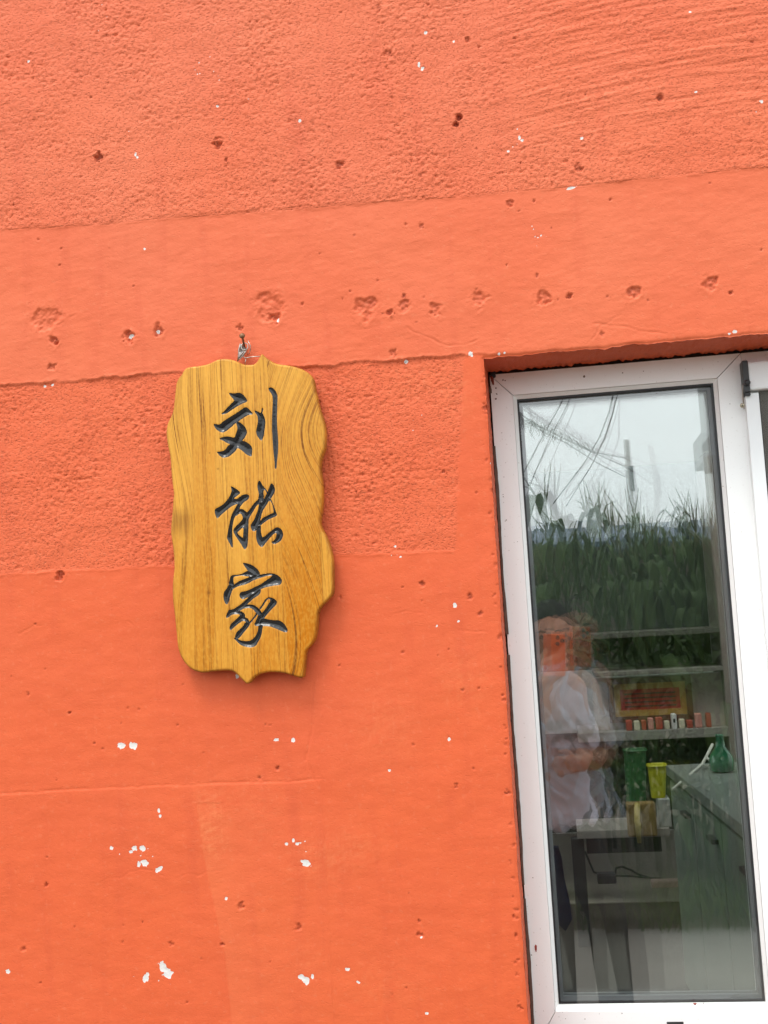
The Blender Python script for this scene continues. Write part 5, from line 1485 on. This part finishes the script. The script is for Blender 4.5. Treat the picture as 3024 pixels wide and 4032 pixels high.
def shirt_material():
    m, n, l, b = new_mat('white_tee_with_print')
    tc = n.new('ShaderNodeTexCoord'); sp = n.new('ShaderNodeSeparateXYZ'); l.new(tc.outputs['Object'], sp.inputs[0])

    def win_(i, lo, hi, soft):
        a = n.new('ShaderNodeMapRange'); a.interpolation_type = 'SMOOTHSTEP'
        a.inputs[1].default_value = lo-soft; a.inputs[2].default_value = lo+soft
        c_ = n.new('ShaderNodeMapRange'); c_.interpolation_type = 'SMOOTHSTEP'
        c_.inputs[1].default_value = hi+soft; c_.inputs[2].default_value = hi-soft
        l.new(sp.outputs[i], a.inputs[0]); l.new(sp.outputs[i], c_.inputs[0])
        p = n.new('ShaderNodeMath'); p.operation = 'MULTIPLY'; l.new(a.outputs[0], p.inputs[0]); l.new(c_.outputs[0], p.inputs[1]); return p.outputs[0]
    z = n.new('ShaderNodeTexNoise'); z.inputs['Scale'].default_value = 22; z.inputs['Detail'].default_value = 3; l.new(tc.outputs['Object'], z.inputs['Vector'])
    rp = ramp(n, [(0.45, (0, 0, 0)), (0.58, (1, 1, 1))]); l.new(z.outputs['Fac'], rp.inputs[0])
    p1 = n.new('ShaderNodeMath'); p1.operation = 'MULTIPLY'; l.new(win_(0, -.10, .12, .015), p1.inputs[0]); l.new(win_(2, 1.02, 1.13, .012), p1.inputs[1])
    p2 = n.new('ShaderNodeMath'); p2.operation = 'MULTIPLY'; l.new(p1.outputs[0], p2.inputs[0]); l.new(rp.outputs[0], p2.inputs[1])
    p3 = n.new('ShaderNodeMath'); p3.operation = 'MULTIPLY'; p3.inputs[1].default_value = .8; l.new(p2.outputs[0], p3.inputs[0])
    c = mix(n, l, p3.outputs[0], (0.47, 0.53, 0.64), (0.07, 0.05, 0.04))
    l.new(c, b.inputs['Base Color']); b.inputs['Roughness'].default_value = .85
    return m


M_tee = shirt_material()
per = empty('person', (0, -2.36, 0), label='person in a white printed t-shirt and black trousers raising a phone', cat='person')
yb0 = -2.36
dz = -0.072
b = MB()                                       # one continuous body
XO = -0.10
V3 = lambda x, y, z: (x+XO+0.075*float(sstep(1.36, 1.44, z))+0.12*float(sstep(.86, .40, z)), yb0+y, z+dz)
b.chain([V3(0, 0, .90), V3(0, .01, 1.08), V3(0, 0, 1.26)], [.125, .115, .125])
b.ell(V3(0, 0, 1.22), .165, .10, .16); b.ell(V3(0, 0, .90), .155, .11, .12)
b.chain([V3(-.135, 0, 1.325), V3(0, 0, 1.36), V3(.135, 0, 1.325)], [.05, .056, .05])
b.chain([V3(0, 0, 1.34), V3(0, .02, 1.45)], [.055, .05])
b.ell(V3(0, .03, 1.53), .073, .092, .108, 20, 14); b.ell(V3(0, .055, 1.478), .055, .062, .058)
b.chain([V3(0, .115, 1.55), V3(0, .137, 1.512)], [.010, .015]); b.ell(V3(0, .113, 1.468), .022, .012, .009)
for s_ in (-1, 1): b.ell(V3(s_*.076, .02, 1.525), .012, .022, .033)
for s_ in (-1, 1):
    b.chain([V3(s_*.085, 0, .88), V3(s_*.10, .015, .48), V3(s_*.105, -.01, .135)], [.085, .058, .040])
    b.chain([V3(s_*.105, -.02, .100), V3(s_*.115, .12, .095)], [.038, .032])
# right arm folded over the belly, left arm raising the phone
RA = [V3(.15, 0, 1.31), V3(.165, .03, 1.06), V3(.155, .20, 1.045)]
LA = [V3(-.15, 0, 1.31), V3(-.19, .15, 1.12), V3(.035, .335, 1.345)]
b.chain(RA, [.050, .040, .029]); b.chain(LA, [.050, .040, .029])


def hand(b, wrist, dirv, up, side, curl, s_=1.0):
    """palm and five jointed fingers; dirv along the palm, up the back of the hand, side towards the thumb"""
    w, d_, u, sd_ = Vector(wrist), Vector(dirv).normalized(), Vector(up).normalized(), Vector(side).normalized()
    for k in (-1, 0, 1): b.capsule(w+sd_*k*.012, w+d_*.075*s_+sd_*k*.024, .015, .013, 10)
    for k, (ln, off) in enumerate(((.068, .031), (.077, .011), (.071, -.010), (.056, -.030))):
        p = w+d_*(.082-.006*abs(k-1))*s_+sd_*off
        a = 0.25; pts = [p]
        for j, f_ in enumerate((.46, .31, .23)):
            a += curl*(.9 if j else .7)
            p = p+(d_*math.cos(a)-u*math.sin(a))*ln*f_*s_; pts.append(p)
        b.chain(pts, [.0095, .0088, .008, .007], 9)
    p = w+d_*.025+sd_*.022
    pts = [p, p+(d_*.55+sd_*.7-u*.3).normalized()*.036, p+(d_*.55+sd_*.7-u*.3).normalized()*.036+(d_*.8+sd_*.1-u*.6).normalized()*.030]
    b.chain(pts, [.014, .011, .009], 9)


hand(b, RA[2], (-.95, .12, -.05), (0, 1, .2), (0, .15, 1), 1.05)
hand(b, LA[2], (.62, .30, .65), (-.3, 0.9, -.2), (-.5, -.35, .75), .55)
fuse('body', b, .0052, M_skin, None, 4)
body = bpy.data.objects['body']; at_(body, per)
# t-shirt
b = MB()
prof = [(.80, .188, .135), (.84, .188, .138), (.95, .176, .130), (1.08, .160, .128), (1.20, .155, .128), (1.29, .150, .112), (1.345, .115, .085), (1.375, .075, .068)]
v = []; n_ = 36
for j, (z, rx, ry) in enumerate(prof):
    for k in range(n_):
        t = 2*math.pi*k/n_; fold = 1+.025*math.sin(5*t+z*9)*(1.4-z)
        v.append(V3(rx*fold*math.cos(t), ry*fold*math.sin(t), z+.008*math.sin(3*t)*(j == 0)))
b.add(v, [(j*n_+k, j*n_+(k+1) % n_, (j+1)*n_+(k+1) % n_, (j+1)*n_+k) for j in range(len(prof)-1) for k in range(n_)]+[tuple(reversed(range(n_))), tuple((len(prof)-1)*n_+k for k in range(n_))])
b.chain([V3(.105, 0, 1.315), V3(.155, .02, 1.13)], [.062, .072]); b.chain([V3(-.105, 0, 1.315), V3(-.19, .09, 1.16)], [.062, .072])
tee = fuse('t_shirt', b, .008, M_tee, None, 6); at_(tee, per)
nv_ = len(tee.data.vertices)
co = np.empty(nv_*3, np.float32); tee.data.vertices.foreach_get('co', co); co = co.reshape(-1, 3)
no = np.empty(nv_*3, np.float32); tee.data.vertices.foreach_get('normal', no); no = no.reshape(-1, 3)
q_ = 1-np.abs(perlin((co[:, 0]+0.6*co[:, 2]+co[:, 1])/0.075, (co[:, 2]-0.8*co[:, 0])/0.17, 5)); q2_ = perlin((co[:, 0]-0.7*co[:, 2])/0.05, (co[:, 2]+co[:, 1])/0.11, 6)
co = co+no*((0.026*(q_**4)-0.010)+0.007*q2_)[:, None]
tee.data.vertices.foreach_set('co', co.astype(np.float32).ravel()); tee.data.update()
b = MB()
b.ell(V3(0, 0, .88), .175, .128, .12)
for s_ in (-1, 1): b.chain([V3(s_*.085, 0, .86), V3(s_*.098, .012, .48), V3(s_*.105, -.01, .13)], [.100, .078, .066])
at_(fuse('trousers', b, .010, M_trous, None, 5), per)
for s_ in (-1, 1):
    b = MB(); b.chain([(s_*.105+XO+.12, yb0-.03, .045), (s_*.11+XO+.12, yb0+.07, .042), (s_*.118+XO+.12, yb0+.16, .036)], [.043, .042, .034])
    o = b.build('shoe', M_shoe, None, True); at_(o, per)
# hair cap, eyes, brows, mouth
b = MB()
hc = np.array(V3(0, .012, 1.548))
v = []; f = []
n_, m_ = 36, 12
for j in range(m_+1):
    for k in range(n_):
        t = 2*math.pi*k/n_
        lim = 1.22+0.75*(0.5-0.5*math.sin(t))            # lower at the back
        th = lim*j/m_
        rr_ = 1+.02*math.sin(9*t+j*1.7)+.015*math.sin(23*t)
        v.append((hc[0]+.083*rr_*math.sin(th)*math.cos(t), hc[1]+.102*rr_*math.sin(th)*math.sin(t), hc[2]+.106*rr_*math.cos(th)))
for j in range(m_):
    for k in range(n_): f.append((j*n_+k, (j+1)*n_+k, (j+1)*n_+(k+1) % n_, j*n_+(k+1) % n_))
hair = np_mesh('hair', v, f, M_hair, None, True)
sol = hair.modifiers.new('t', 'SOLIDIFY'); sol.thickness = .012; sol.offset = -1
at_(hair, per)
for s_ in (-1, 1):
    at_(MB().ell(V3(s_*.031,   .110, 1.512), .012, .008, .008).build('eye', M_hair, None, True), per)
    at_(MB().tube([V3(s_*.016, .117, 1.530), V3(s_*.034, .116, 1.535), V3(s_*.050, .104, 1.530)], [.003, .004, .002], 6).build('eyebrow', M_hair, None, True), per)
at_(MB().tube([V3(-.02, .119, 1.468), V3(0, .125, 1.467), V3(.02, .119, 1.468)], [.002, .003, .002], 6).build('mouth', simple('lip', (0.30, .10, .08), .5), None, True), per)
# orange phone held up in front of the face
M_orange = simple('orange_case', (0.80, 0.16, 0.02), 0.4, var=.05)
lens_at = Vector(CAM)+Vector(c_f)*-0.010+Vector((0, 0, -0.066))
pr, pu, pf = Vector(c_r), Vector(c_u), Vector(c_f)
ph = empty('phone', tuple(lens_at), label='orange phone held upright by the person in the glass reflection', cat='phone')
ph.matrix_world = Matrix(((pr.x, pf.x, pu.x, lens_at.x), (pr.y, pf.y, pu.y, lens_at.y), (pr.z, pf.z, pu.z, lens_at.z), (0, 0, 0, 1)))
MB().box(-.052, .026, -.0165, -.0085, -.132, .018).build('case', M_orange, ph, bevel=.0035, seg=3)
MB().box(-.049, .023, -.0172, -.0166, -.128, .014).build('screen', M_black, ph)
MB().box(-.050, .024, -.0084, -.0055, -.030, .016).build('camera_plateau', M_orange, ph, bevel=.0013)
for (x_, z_) in ((.0, .004), (.0, -.018), (.016, -.007)):
    MB().lathe([(.0075, 0), (.0075, .002), (.006, .0026)], (x_, -.0054, z_), (0, 1, 0), 18).build('lens', M_gasket, ph, True)

bpy.context.view_layer.update()
